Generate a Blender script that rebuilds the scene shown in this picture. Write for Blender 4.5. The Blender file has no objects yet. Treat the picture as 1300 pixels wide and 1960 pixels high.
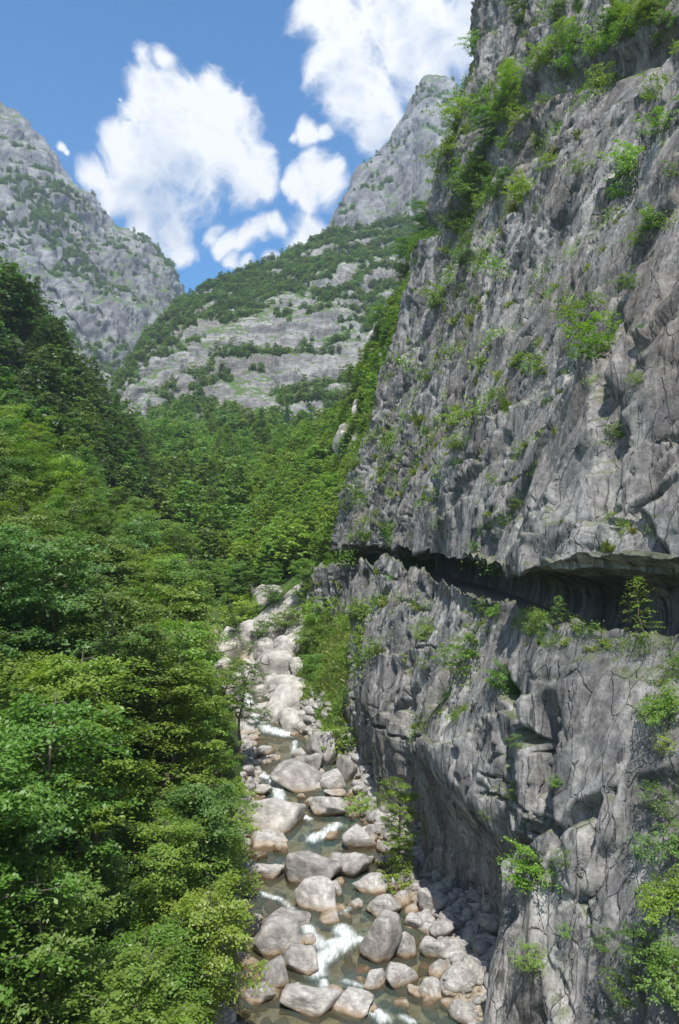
import bpy, math, random, time
import numpy as np
from mathutils import Vector, Matrix
T0 = time.time()
scene = bpy.context.scene
COL = scene.collection
R = math.radians
FPX = 1523.0                       # focal length of the photograph in its own pixels (1300 x 1960)

# ------------------------------------------------------------------ camera
cam_d = bpy.data.cameras.new('camera')
cam_d.sensor_fit = 'VERTICAL'
cam_d.sensor_height = 36.0
cam_d.sensor_width = 36.0 * 1300 / 1960
cam_d.lens = 36.0 * FPX / 1960
cam_d.clip_end = 6000
cam_d.clip_start = 0.1
cam = bpy.data.objects.new('camera', cam_d)
cam.rotation_euler = (R(90), 0, 0)
COL.objects.link(cam)
scene.camera = cam

# ------------------------------------------------------------------ sun, sky, exposure
SUN = Vector((0.015, -0.43, 0.90)).normalized()      # direction towards the sun
EL = math.asin(SUN.z)
sun_d = bpy.data.lights.new('sun', 'SUN')
sun_d.energy = 4.6
sun_d.angle = R(0.55)
sun_d.color = (1.0, 0.955, 0.89)
sun = bpy.data.objects.new('sun', sun_d)
sun.rotation_euler = SUN.to_track_quat('Z', 'Y').to_euler()
sun.location = (0, -30, 60)
COL.objects.link(sun)

vs = scene.view_settings
vs.view_transform = 'Standard'
vs.look = 'None'
vs.gamma = 1.0
vs.exposure = 0.45
scene.cycles.max_bounces = 4
scene.cycles.diffuse_bounces = 2
scene.cycles.glossy_bounces = 2
scene.cycles.transmission_bounces = 3
scene.cycles.transparent_max_bounces = 6
scene.cycles.volume_bounces = 0
scene.cycles.use_denoising = True
scene.cycles.adaptive_threshold = 0.02


class NT:
    """small helper for writing node trees"""
    def __init__(self, tree):
        self.t = tree
        tree.nodes.clear()

    def n(self, kind, ins=None, **kw):
        nd = self.t.nodes.new(kind)
        for k, v in kw.items():
            setattr(nd, k, v)
        for k, v in (ins or {}).items():
            s = nd.inputs[k]
            if hasattr(v, 'is_output'):
                self.t.links.new(v, s)
            else:
                s.default_value = v
        return nd

    def math(self, op, a, b=0.0, c=0.0, clamp=False):
        return self.n('ShaderNodeMath', {0: a, 1: b, 2: c}, operation=op, use_clamp=clamp).outputs[0]

    def mix(self, f, a, b, blend='MIX'):
        nd = self.n('ShaderNodeMix', data_type='RGBA', blend_type=blend)
        for i, v in ((0, f), (6, a), (7, b)):
            if hasattr(v, 'is_output'):
                self.t.links.new(v, nd.inputs[i])
            else:
                nd.inputs[i].default_value = v if i == 0 else (tuple(v) + (1,))[:4]
        return nd.outputs[2]

    def ramp(self, f, lo, hi, a=0.0, b=1.0):
        return self.n('ShaderNodeMapRange', {0: f, 1: lo, 2: hi, 3: a, 4: b}, interpolation_type='SMOOTHSTEP').outputs[0]

    def noise(self, vec, scale, detail=4.0, rough=0.55, dist=0.0):
        return self.n('ShaderNodeTexNoise', {'Vector': vec, 'Scale': scale, 'Detail': detail, 'Roughness': rough, 'Distortion': dist}).outputs[0]

    def mapped(self, vec, scale, rot=(0, 0, 0), loc=(0, 0, 0)):
        return self.n('ShaderNodeMapping', {'Vector': vec, 'Location': loc, 'Rotation': rot, 'Scale': scale}).outputs[0]


# ------------------------------------------------------------------ noise in numpy
_rg = np.random.default_rng(7)
_perm = _rg.permutation(512).astype(np.int32)
_perm = np.concatenate([_perm, _perm, _perm])
_g = _rg.normal(size=(512, 3))
_g = (_g / np.linalg.norm(_g, axis=1)[:, None]).astype(np.float32)


def pn(x, y, z):
    """gradient noise, about -1..1"""
    x, y, z = np.broadcast_arrays(np.asarray(x, np.float32), np.asarray(y, np.float32), np.asarray(z, np.float32))
    xi = np.floor(x).astype(np.int32); yi = np.floor(y).astype(np.int32); zi = np.floor(z).astype(np.int32)
    xf = x - xi; yf = y - yi; zf = z - zi
    u = xf * xf * xf * (xf * (xf * 6 - 15) + 10)
    v = yf * yf * yf * (yf * (yf * 6 - 15) + 10)
    q = zf * zf * zf * (zf * (zf * 6 - 15) + 10)
    xi &= 511; yi &= 511; zi &= 511
    res = 0
    for a in (0, 1):
        pa = _perm[(xi + a) & 511]
        wa = u if a else 1 - u
        for b in (0, 1):
            pb = _perm[(pa + yi + b) & 511]
            wb = wa * (v if b else 1 - v)
            for c in (0, 1):
                g = _g[_perm[(pb + zi + c) & 511]]
                d = g[..., 0] * (xf - a) + g[..., 1] * (yf - b) + g[..., 2] * (zf - c)
                res = res + d * wb * (q if c else 1 - q)
    return res * 1.5


def fbm(x, y, z, o=4, g=0.5):
    s = 0; a = 1.0; f = 1.0
    for i in range(o):
        s = s + a * pn(x * f + 17.3 * i, y * f + 5.1 * i, z * f)
        a *= g; f *= 2.03
    return s


def plates(u, v, seed, tiltamp=0.5, soft=0.1, crack=0.0):
    """flat, differently set and tilted plates with crisp joints"""
    ui = np.floor(u).astype(np.int32); vi = np.floor(v).astype(np.int32)
    best = np.full(u.shape, 9e9, np.float32); res = np.zeros(u.shape, np.float32); sec = best.copy(); res2 = res.copy()
    for a in (-1, 0, 1):
        for b in (-1, 0, 1):
            cu = ui + a; cv = vi + b
            h = _perm[(_perm[(cu + seed * 31) & 511] + cv) & 511]
            ju = cu + 0.1 + 0.8 * ((h * 37) % 101) / 100.0; jv = cv + 0.1 + 0.8 * ((h * 53) % 97) / 96.0
            du = u - ju; dv = v - jv
            d = np.maximum(np.abs(du + 0.25 * dv), np.abs(dv - 0.2 * du)) + 0.25 * np.hypot(du, dv)
            m = d < best
            val = ((h * 29) % 89) / 88.0 - 0.5 + tiltamp * (du * (((h * 17) % 83) / 82.0 - 0.5) + dv * (((h * 61) % 79) / 78.0 - 0.5))
            m2 = (~m) & (d < sec)
            res2 = np.where(m, res, np.where(m2, val, res2)); sec = np.where(m, best, np.where(m2, d, sec))
            res = np.where(m, val, res); best = np.where(m, d, best)
    t = np.clip(0.5 + 0.5 * (sec - best) / soft, 0.5, 1)
    return res * t + res2 * (1 - t) - crack * (1 - sstep(0.0, soft * 0.8, sec - best))


def ridged(x, y, z, o=3, g=0.5):
    s = 0; a = 1.0; f = 1.0
    for i in range(o):
        s = s + a * (1 - 2 * np.abs(pn(x * f + 9.7 * i, y * f, z * f + 3.3 * i)))
        a *= g; f *= 2.1
    return s


def sstep(a, b, x):
    t = np.clip((x - a) / (b - a), 0, 1)
    return t * t * (3 - 2 * t)



def dirpx(x, y):
    return Vector(((x - 650) / FPX, 1.0, (980 - y) / FPX)).normalized()


world = bpy.data.worlds.new('World')
scene.world = world
world.use_nodes = True
w = NT(world.node_tree)
sky = w.n('ShaderNodeTexSky', sky_type='NISHITA', sun_disc=False)
sky.sun_elevation = EL
sky.sun_rotation = math.atan2(SUN.x, SUN.y)
sky.altitude = 600
sky.air_density = 1.0
sky.dust_density = 0.35
sky.ozone_density = 2.2
sky_rgb = w.n('ShaderNodeHueSaturation', {'Saturation': 1.42, 'Value': 1.08, 'Color': sky.outputs[0]}).outputs[0]
gen = w.n('ShaderNodeTexCoord').outputs['Generated']
CLOUDS = [(288, 110, 26), (325, 112, 24), (300, 160, 48), (350, 190, 55), (415, 160, 34), (440, 195, 38), (400, 230, 70), (310, 240, 60), (350, 290, 80), (430, 290, 66), (470, 320, 48), (505, 345, 30), (450, 350, 36),
          (280, 320, 62), (235, 300, 42), (235, 360, 55), (165, 330, 26), (190, 360, 36), (300, 390, 60), (330, 430, 48), (350, 465, 30), (270, 420, 44), (255, 265, 22),
          (590, 20, 34), (630, 30, 60), (660, 85, 62), (690, 140, 62), (640, 130, 44), (700, 200, 54), (725, 250, 40), (670, 190, 36), (740, 30, 60), (800, 40, 90), (860, 80, 90), (830, 130, 70), (900, 40, 80), (790, 110, 50),
          (600, 262, 20), (572, 268, 12), (632, 262, 15), (615, 335, 27), (580, 355, 24), (635, 362, 32), (608, 383, 22), (655, 345, 16), (555, 362, 13),
          (410, 445, 20), (440, 460, 24), (475, 450, 26), (505, 435, 22), (530, 420, 20), (545, 430, 14), (590, 435, 24), (580, 460, 24), (610, 440, 18), (465, 495, 18), (490, 500, 14), (528, 487, 13), (104, 280, 8), (111, 291, 6), (233, 199, 5)]


def cloud_field(d):
    """cover and brightness of cumulus for unit directions d (n, 3)"""
    wx = [fbm(d[:, 0] * 7 + 31 * k, d[:, 1] * 7, d[:, 2] * 7 + 13 * k, 4, 0.55) * 0.016 for k in range(3)]
    q = d + np.stack(wx, 1)

    def dens(q):
        r = np.full(len(q), -1.0)
        for cx, cy, rad in CLOUDS:
            c = np.array(dirpx(cx, cy)); rr = rad / FPX * c[1] * 1.10
            v = 1 - np.linalg.norm(q - c, axis=1) / rr
            h = np.clip(0.5 + 0.5 * (r - v) / 0.12, 0, 1)
            r = v * (1 - h) + r * h + 0.12 * h * (1 - h)
        e = 3.0 * (fbm(q[:, 0] * 2.1 + 5, q[:, 1] * 2.1, q[:, 2] * 2.6, 2) - 0.12) - 2.2 * sstep(0.5, 0.8, d[:, 1])
        return np.maximum(r, np.clip(e, -1, 0.9))
    b = dens(q)
    def puff(q):
        v = 0
        for k, (f, a) in enumerate(((16, 0.5), (34, 0.3), (70, 0.17), (150, 0.12))):
            v = v + a * (1.1 - 2.4 * np.abs(pn(q[:, 0] * f + 7 * k, q[:, 1] * f, q[:, 2] * f)))
        return v
    fine = puff(q)
    cov = sstep(-0.04, 0.78, b + 0.55 * fine) ** 0.85
    up = dens(q + np.array([0.0, 0.0, 0.030]))
    lit = np.clip(0.56 + 0.6 * fbm(q[:, 0] * 8, q[:, 1] * 8, q[:, 2] * 11 + 3, 3) + 0.55 * (b - up) + 0.75 * (fine - 0.35) - 0.35 * np.clip(b - 0.3, 0, 1), 0, 1)
    return cov, lit


def cloud_image(name, wpx, hpx, d):
    cov, lit = cloud_field(d.reshape(-1, 3).astype(np.float32))
    a = np.zeros((hpx * wpx, 4), np.float32); a[:, 0] = cov; a[:, 1] = lit; a[:, 3] = 1
    im = bpy.data.images.new(name, wpx, hpx, float_buffer=True)
    im.colorspace_settings.name = 'Non-Color'
    im.pixels.foreach_set(a.ravel()); im.update(); im.pack()
    return im


U0, U1, V0, V1 = -0.50, 0.30, 0.24, 0.70
uu, vv_ = np.meshgrid(np.linspace(U0, U1, 1000), np.linspace(V0, V1, 575))
dd = np.stack([uu, np.ones_like(uu), vv_], -1); dd /= np.linalg.norm(dd, axis=2, keepdims=True)
im_front = cloud_image('clouds_ahead', 1000, 575, dd)
lon, lat = np.meshgrid((np.arange(512) + 0.5) / 512, (np.arange(256) + 0.5) / 256)
az = (lon - 0.5) * 2 * math.pi; el_ = (lat - 0.5) * math.pi
dd = np.stack([np.cos(el_) * np.cos(az), -np.cos(el_) * np.sin(az), np.sin(el_)], -1)
im_all = cloud_image('clouds_around', 512, 256, dd)
sep = w.n('ShaderNodeSeparateXYZ', {0: gen})
gx, gy, gz = sep.outputs
cu = w.math('DIVIDE', w.math('SUBTRACT', w.math('DIVIDE', gx, gy), U0), U1 - U0)
cv = w.math('DIVIDE', w.math('SUBTRACT', w.math('DIVIDE', gz, gy), V0), V1 - V0)
inside = w.math('MULTIPLY', w.math('LESS_THAN', w.math('ABSOLUTE', w.math('SUBTRACT', cu, 0.5)), 0.498), w.math('LESS_THAN', w.math('ABSOLUTE', w.math('SUBTRACT', cv, 0.5)), 0.498))
inside = w.math('MULTIPLY', inside, w.math('GREATER_THAN', gy, 0.2))
t1 = w.n('ShaderNodeTexImage', {'Vector': w.n('ShaderNodeCombineXYZ', {0: cu, 1: cv}).outputs[0]}, image=im_front, extension='EXTEND')
t2 = w.n('ShaderNodeTexEnvironment', {'Vector': gen}, image=im_all)
cl = w.n('ShaderNodeSeparateColor', {0: w.mix(inside, t2.outputs[0], t1.outputs[0])})
cover = cl.outputs[0]
ccol = w.mix(cl.outputs[1], (0.52, 0.61, 0.76), (1.0, 1.0, 1.0))
bg_sky = w.n('ShaderNodeBackground', {'Color': sky_rgb, 'Strength': 0.125})
bg_cloud = w.n('ShaderNodeBackground', {'Color': ccol, 'Strength': 0.86})
mixw = w.n('ShaderNodeMixShader', {0: w.math('MULTIPLY', cover, 0.96), 1: bg_sky.outputs[0], 2: bg_cloud.outputs[0]})
w.n('ShaderNodeOutputWorld', {'Surface': mixw.outputs[0]})

def P(x, y, d):
    """photograph pixel and distance along the view axis -> place in the world"""
    return np.array([(x - 650) / FPX * d, d, (980 - y) / FPX * d])


# ------------------------------------------------------------------ materials
def new_mat(name):
    m = bpy.data.materials.new(name)
    m.use_nodes = True
    return m, NT(m.node_tree)


def out(n, bsdf, disp=None):
    n.n('ShaderNodeOutputMaterial', {'Surface': bsdf})


def rock_mat(name, light, dark, warm, stretch=(1, 1, 0.13), bump=0.5, moss=0.0, scale=1.0, mossdir=0.6, mosscol=(0.075, 0.095, 0.03), streak=0.0, mscale=0.9, wet=False, crack=0.0, cstretch=(1.1, 1.1, 0.2)):
    m, n = new_mat(name)
    co = n.n('ShaderNodeTexCoord').outputs['Object']
    geo = n.n('ShaderNodeNewGeometry')
    st = n.mapped(co, stretch)
    a = n.noise(st, 0.55 * scale, 6, 0.62, 0.3)
    b = n.noise(co, 2.6 * scale, 7, 0.7)
    c = n.noise(st, 0.16 * scale, 3, 0.5)
    big = n.noise(co, 0.07 * scale, 3, 0.5)
    col = n.mix(n.ramp(a, 0.36, 0.66), dark, light)
    col = n.mix(n.math('MULTIPLY', n.ramp(c, 0.55, 0.75), 0.5), col, warm)
    col = n.mix(n.math('MULTIPLY', n.ramp(big, 0.42, 0.66), 0.55), col, tuple(k * f_ for k, f_ in zip(dark, (1.12, 1.0, 0.9))))
    sp = n.math('MULTIPLY_ADD', n.ramp(b, 0.3, 0.72), 0.6, 0.66)
    col = n.mix(1.0, col, n.n('ShaderNodeCombineColor', {0: sp, 1: sp, 2: sp}).outputs[0], 'MULTIPLY')
    if streak:
        s1 = n.noise(n.mapped(co, (2.2, 2.2, 0.22)), 1.0, 5, 0.7, 0.4)
        s2 = n.noise(n.mapped(co, (5.5, 5.5, 1.1)), 1.0, 4, 0.65, 0.3)
        s3 = n.noise(n.mapped(co, (0.55, 0.55, 0.035)), 1.0, 4, 0.6, 0.5)
        col = n.mix(n.math('MULTIPLY', n.ramp(s3, 0.55, 0.66), 0.6), col, tuple(k * 0.7 for k in dark))
        df_ = n.math('MAXIMUM', n.ramp(s1, 0.56, 0.66), n.math('MULTIPLY', n.ramp(s2, 0.60, 0.70), 0.8))
        col = n.mix(n.math('MULTIPLY', df_, streak), col, tuple(k * 0.42 for k in dark))
    if moss:
        nz = n.n('ShaderNodeSeparateXYZ', {0: geo.outputs['Normal']}).outputs[2]
        mm = n.math('MULTIPLY_ADD', n.noise(co, mscale * scale, 6, 0.65), 1.3, nz)
        mf = n.math('MULTIPLY', n.ramp(mm, mossdir + 0.62, mossdir + 0.9), moss)
        g2 = n.mix(n.noise(co, 5.0 * scale, 3), mosscol, tuple(k * 1.6 for k in mosscol))
        col = n.mix(mf, col, g2)
    if wet:
        ps = n.n('ShaderNodeSeparateXYZ', {0: geo.outputs['Position']})
        above = n.math('SUBTRACT', ps.outputs[2], n.math('MULTIPLY_ADD', ps.outputs[1], 0.0644, -28.88))
        above = n.math('ADD', above, n.math('MULTIPLY', n.math('SUBTRACT', n.noise(co, 1.3, 3), 0.5), 0.5))
        col = n.mix(n.math('SUBTRACT', 1.0, n.ramp(above, 0.0, 0.34, 0.3, 1.0)), col, (0.33, 0.235, 0.13))
        col = n.mix(n.math('SUBTRACT', 1.0, n.ramp(above, -0.12, 0.10)), col, (0.12, 0.085, 0.05))
    h = n.math('ADD', n.math('MULTIPLY', n.noise(st, 3.2 * scale, 8, 0.68), 0.7), n.math('MULTIPLY', b, 0.5))
    if crack:
        wv = n.n('ShaderNodeTexNoise', {'Vector': co, 'Scale': 0.8, 'Detail': 4.0, 'Roughness': 0.6}).outputs['Color']
        wc = n.n('ShaderNodeVectorMath', {0: co, 1: n.n('ShaderNodeVectorMath', {0: wv, 3: 0.45}, operation='SCALE').outputs[0]}, operation='ADD').outputs[0]
        for vs_, sc_, wd_ in ((cstretch, 1.0, 0.03),):
            mv = n.mapped(wc, tuple(k * sc_ for k in vs_), (0.0, 0.25, 0.0))
            ed = n.n('ShaderNodeTexVoronoi', {'Vector': mv, 'Scale': 1.0}, feature='DISTANCE_TO_EDGE').outputs['Distance']
            cell = n.n('ShaderNodeSeparateColor', {0: n.n('ShaderNodeTexVoronoi', {'Vector': mv, 'Scale': 1.0}, feature='F1').outputs['Color']})
            line = n.math('SUBTRACT', 1.0, n.ramp(ed, wd_ * 0.15, wd_))
            line = n.math('MULTIPLY', line, n.ramp(cell.outputs[1], 0.25, 0.75))
            col = n.mix(n.math('MULTIPLY', line, crack), col, tuple(k * 0.35 for k in dark))
            h = n.math('ADD', h, n.math('MULTIPLY', cell.outputs[0], 0.9 / sc_))
            h = n.math('SUBTRACT', h, n.math('MULTIPLY', line, 0.8 / sc_))
    bp = n.n('ShaderNodeBump', {'Strength': bump, 'Distance': 0.22 / scale, 'Height': h})
    bs = n.n('ShaderNodeBsdfPrincipled', {'Base Color': col, 'Roughness': 0.92, 'Specular IOR Level': 0.2, 'Normal': bp.outputs[0]})
    out(n, bs.outputs[0])
    return m


def leaf_mat(name, c1, c2, trans=0.45):
    m, n = new_mat(name)
    at = n.n('ShaderNodeAttribute', attribute_name='tint').outputs['Fac']
    oi = n.n('ShaderNodeObjectInfo').outputs['Random']
    col = n.mix(n.math('MULTIPLY_ADD', at, 0.6, n.math('MULTIPLY', oi, 0.4)), c1, c2)
    hs = n.n('ShaderNodeHueSaturation', {'Hue': n.math('MULTIPLY_ADD', n.math('FRACT', n.math('MULTIPLY', oi, 13.1)), 0.04, 0.474), 'Saturation': 1.0,
                                        'Value': n.math('MULTIPLY_ADD', n.math('FRACT', n.math('MULTIPLY', oi, 7.3)), 0.45, 0.78), 'Color': col}).outputs[0]
    d = n.n('ShaderNodeBsdfDiffuse', {'Color': hs})
    t = n.n('ShaderNodeBsdfTranslucent', {'Color': n.mix(1.0, hs, (1.25, 1.3, 0.55), 'MULTIPLY')})
    g = n.n('ShaderNodeBsdfGlossy', {'Color': (1, 1, 1, 1), 'Roughness': 0.5})
    mx = n.n('ShaderNodeMixShader', {0: trans, 1: d.outputs[0], 2: t.outputs[0]})
    mx = n.n('ShaderNodeMixShader', {0: 0.03, 1: mx.outputs[0], 2: g.outputs[0]})
    out(n, mx.outputs[0])
    return m


def simple_mat(name, c1, c2, scale=3.0, rough=0.9, bump=0.4, stretch=(1, 1, 1)):
    m, n = new_mat(name)
    co = n.n('ShaderNodeTexCoord').outputs['Object']
    st = n.mapped(co, stretch)
    f = n.noise(st, scale, 6, 0.65)
    bp = n.n('ShaderNodeBump', {'Strength': bump, 'Distance': 0.05, 'Height': f})
    bs = n.n('ShaderNodeBsdfPrincipled', {'Base Color': n.mix(n.ramp(f, 0.3, 0.7), c1, c2), 'Roughness': rough, 'Specular IOR Level': 0.2, 'Normal': bp.outputs[0]})
    out(n, bs.outputs[0])
    return m


M_CLIFF = rock_mat('grey_limestone', (0.43, 0.415, 0.392), (0.15, 0.147, 0.144), (0.28, 0.22, 0.18), bump=0.9, moss=0.6, mossdir=0.6, streak=0.85, crack=0.16)
M_MOUNT = rock_mat('mountain_limestone', (0.32, 0.325, 0.33), (0.14, 0.145, 0.15), (0.26, 0.235, 0.22), stretch=(1, 1, 0.5), bump=0.8, moss=0.95, scale=0.09, mossdir=0.60, mosscol=(0.065, 0.11, 0.028), mscale=0.3)
M_LEDGE = rock_mat('bedded_limestone', (0.40, 0.39, 0.37), (0.18, 0.178, 0.175), (0.30, 0.27, 0.24), stretch=(0.5, 0.5, 2.4), bump=0.8, moss=0.95, scale=0.14, mossdir=0.58, mosscol=(0.065, 0.11, 0.027))
M_SLOPE = rock_mat('wooded_slope_soil', (0.40, 0.38, 0.34), (0.14, 0.13, 0.10), (0.20, 0.16, 0.10), stretch=(1, 1, 0.6), bump=0.7, moss=1.0, scale=0.5, mossdir=0.05, mosscol=(0.05, 0.085, 0.022))
M_LEFT_SHADE = rock_mat('spur_rock_shade_toned', (0.27, 0.265, 0.25), (0.09, 0.088, 0.085), (0.17, 0.14, 0.11), stretch=(1, 1, 0.4), bump=0.9, moss=0.95, scale=0.35, mossdir=0.25, mosscol=(0.04, 0.07, 0.02))  # left spur turned from the sun: its shade is put into rock and moss colour
M_SPUR = rock_mat('grassy_rock_slope', (0.52, 0.50, 0.46), (0.26, 0.25, 0.22), (0.34, 0.30, 0.22), stretch=(1, 1, 0.6), bump=0.7, moss=1.0, scale=0.4, mossdir=0.2, mosscol=(0.07, 0.105, 0.028))
M_BOULDER = rock_mat('pale_limestone', (0.58, 0.56, 0.53), (0.34, 0.325, 0.305), (0.44, 0.39, 0.34), stretch=(1, 1, 1), bump=0.9, scale=1.6, wet=True, streak=0.4)
M_BOULDER2 = rock_mat('grey_boulder_limestone', (0.47, 0.45, 0.425), (0.26, 0.248, 0.235), (0.36, 0.32, 0.285), stretch=(1, 1, 1), bump=0.9, scale=1.4, wet=True, streak=0.45)
M_WET = rock_mat('wet_brown_rock', (0.20, 0.15, 0.11), (0.08, 0.06, 0.045), (0.22, 0.14, 0.07), stretch=(1, 1, 1), bump=0.4, scale=2.0)
M_SLAB = rock_mat('cracked_pale_limestone', (0.58, 0.55, 0.51), (0.40, 0.38, 0.35), (0.50, 0.44, 0.38), stretch=(1, 1, 1), bump=0.9, scale=1.0, streak=0.3, crack=0.7, cstretch=(0.5, 0.5, 0.5))
M_BED = simple_mat('stream_bed_gravel', (0.18, 0.145, 0.09), (0.42, 0.375, 0.29), 2.2)
M_BARK = simple_mat('grey_brown_bark', (0.10, 0.08, 0.06), (0.24, 0.205, 0.17), 4.0, stretch=(3, 3, 0.5))
M_PATH = simple_mat('path_gravel', (0.15, 0.145, 0.14), (0.27, 0.26, 0.25), 5.0)
L_MID = leaf_mat('leaf_mid_green', (0.105, 0.21, 0.03), (0.20, 0.345, 0.055))
L_YEL = leaf_mat('leaf_yellow_green', (0.14, 0.26, 0.03), (0.25, 0.405, 0.055))
L_DRK = leaf_mat('leaf_deep_green', (0.075, 0.165, 0.032), (0.155, 0.275, 0.05))
L_BLU = leaf_mat('leaf_blue_green', (0.09, 0.185, 0.04), (0.175, 0.30, 0.07))
L_SHADE = leaf_mat('leaf_spur_shade_toned', (0.05, 0.11, 0.025), (0.11, 0.20, 0.04))  # darker leaf copy for the left spur, shade painted into the leaf colour
L_FAR = leaf_mat('leaf_far_green', (0.10, 0.185, 0.035), (0.18, 0.29, 0.055), 0.3)
L_GRS = leaf_mat('grass_blade', (0.14, 0.21, 0.045), (0.29, 0.33, 0.09))


# ------------------------------------------------------------------ mesh helpers
def mesh_np(name, V, F, mats=(), smooth=False, fmat=None, tint=None):
    V = np.asarray(V, np.float32); F = np.asarray(F, np.int32)
    me = bpy.data.meshes.new(name)
    k = F.shape[1]
    me.vertices.add(len(V)); me.vertices.foreach_set('co', V.ravel())
    me.loops.add(F.size); me.loops.foreach_set('vertex_index', F.ravel())
    me.polygons.add(len(F)); me.polygons.foreach_set('loop_start', np.arange(0, F.size, k, dtype=np.int32))
    me.polygons.foreach_set('use_smooth', np.full(len(F), smooth))
    for m in mats:
        me.materials.append(m)
    if fmat is not None:
        me.polygons.foreach_set('material_index', np.asarray(fmat, np.int32))
    me.update(calc_edges=True)
    if tint is not None:
        at = me.attributes.new('tint', 'FLOAT', 'FACE')
        at.data.foreach_set('value', np.asarray(tint, np.float32))
    return me


def grid_faces(nu, nv):
    i = np.arange(nu - 1)[:, None] * nv + np.arange(nv - 1)[None, :]
    return np.stack([i, i + nv, i + nv + 1, i + 1], -1).reshape(-1, 4)


def add(name, me, parent=None, loc=(0, 0, 0), rot=(0, 0, 0), scl=(1, 1, 1)):
    o = bpy.data.objects.new(name, me)
    o.location = loc; o.rotation_euler = rot
    o.scale = scl if hasattr(scl, '__len__') else (scl,) * 3
    if parent is not None:
        o.parent = parent
    COL.objects.link(o)
    return o


def tag(o, label=None, cat=None, group=None, kind=None):
    for k, v in (('label', label), ('category', cat), ('group', group), ('kind', kind)):
        if v:
            o[k] = v
    return o


def grid_normals(G):
    du = np.gradient(G, axis=0); dv = np.gradient(G, axis=1)
    N = np.cross(du, dv)
    return N / (np.linalg.norm(N, axis=2, keepdims=True) + 1e-9)


def smooth1(a, k, axis):
    if k < 1:
        return a
    ker = np.exp(-0.5 * (np.arange(-3 * k, 3 * k + 1) / k) ** 2); ker /= ker.sum()
    pad = [(0, 0)] * a.ndim; pad[axis] = (3 * k, 3 * k)
    ap = np.pad(a, pad, mode='edge')
    return np.apply_along_axis(lambda v: np.convolve(v, ker, mode='valid'), axis, ap)


# ------------------------------------------------------------------ the stream's line, and the ground near it
SY = [0, 25, 40, 47, 54, 61, 71, 85, 94, 100, 110, 130, 170, 220]
SX = [1.5, 1.0, 0.7, 0.2, -1.2, -2.1, -2.8, -6.8, -10.2, -13, -19, -27, -36, -46]
SW = [6, 6, 6.2, 6.2, 5.2, 4.8, 4.6, 3.0, 2.4, 2.4, 2.4, 2.4, 2.4, 2.4]
WY = [0, 40, 46.5, 49, 54, 60, 62, 68.5, 70, 84, 86, 91, 97, 112, 135, 220]
WZ = [-27.2, -26.3, -26.1, -25.75, -25.6, -25.4, -25.0, -24.8, -24.2, -23.7, -23.1, -22.3, -20.8, -18.2, -14.5, 0]


def stream_x(Y): return np.interp(Y, SY, SX)
def stream_w(Y): return np.interp(Y, SY, SW)
def water_z(Y): return np.interp(Y, WY, WZ)


def ground_z(X, Y, fine=True):
    X = np.asarray(X, float); Y = np.asarray(Y, float)
    n0 = fbm(X * 0.16, Y * 0.16, 3.1, 3)
    c = stream_x(Y) + 0.5 * pn(Y * 0.14, 2.2, 0.5); wd_ = stream_w(Y) * (1 + 0.12 * pn(Y * 0.21, 7.7, 1.5))
    zw = water_z(Y)
    dl = (c - wd_) - X; dr = X - (c + wd_)
    e = np.maximum(dl, dr)
    bed = zw - 0.55 + 0.25 * n0 + np.clip((e + 1.6) / 1.6, 0, 1) ** 2 * 0.7
    left = sstep(0.3, 2.6, dl) * 2.8 + (np.clip(dl - 1.6, 0, 24) * 0.86 + np.clip(dl - 25.6, 0, None) * 0.42) + sstep(0, 6, dl) * n0 * 1.3
    rs = np.interp(Y, [0, 60, 78, 88, 100, 140], [0.25, 0.25, 0.5, 1.15, 0.8, 0.55])
    right = np.clip(dr, 0, None) * rs + sstep(0, 4, dr) * n0 * 0.5
    z = bed + left + right
    if fine:
        z = z + 0.16 * fbm(X * 0.9, Y * 0.9, 0.7, 3) * sstep(-1.5, 1.0, e)
    return z


def px_ground(x, y, d0=18.0, d1=260.0):
    d = np.exp(np.linspace(math.log(d0), math.log(d1), 1500))
    X = (x - 650) / FPX * d; Z = (980 - y) / FPX * d
    hit = np.nonzero(Z < ground_z(X, d))[0]
    i = hit[0] if len(hit) else len(d) - 1
    return np.array([X[i], d[i], Z[i]])


# near terrain sheet
yr = np.concatenate([np.linspace(-40, 15, 24)[:-1], 15 * np.exp(np.linspace(0, math.log(230 / 15), 380))])
xr = np.concatenate([np.linspace(-190, -45, 60)[:-1], np.linspace(-45, -14, 90)[:-1], np.linspace(-14, 14, 190), np.linspace(14, 45, 24)[1:]])
GX, GY = np.meshgrid(xr, yr, indexing='ij')
GZ = ground_z(GX, GY)
me = mesh_np('terrain', np.stack([GX, GY, GZ], -1).reshape(-1, 3), grid_faces(len(xr), len(yr)), (M_SLOPE, M_BED, M_SLAB), True)
cxm = GX[:-1, :-1] * 0.5 + GX[1:, 1:] * 0.5; cym = GY[:-1, :-1] * 0.5 + GY[1:, 1:] * 0.5
inbed = np.abs(cxm - stream_x(cym)) < stream_w(cym) + 0.9 + 0.8 * pn(cxm * 0.5, cym * 0.5, 4.4)
rocky = ((cxm > stream_x(cym) - 1) & (cym < 80)) | ((cym > 84) & (cym < 110) & (cxm > stream_x(cym) - 3) & (cxm < -4.4 + 0.0 * (cym - 90) + 1.5 * pn(cxm * .3, cym * .3, 6.1)))
me.polygons.foreach_set('material_index', np.where(inbed, 1, np.where(rocky, 2, 0)).astype(np.int32).ravel())
tag(add('gorge_ground', me), 'gorge floor and wooded bank beside the stream', kind='structure')

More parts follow.
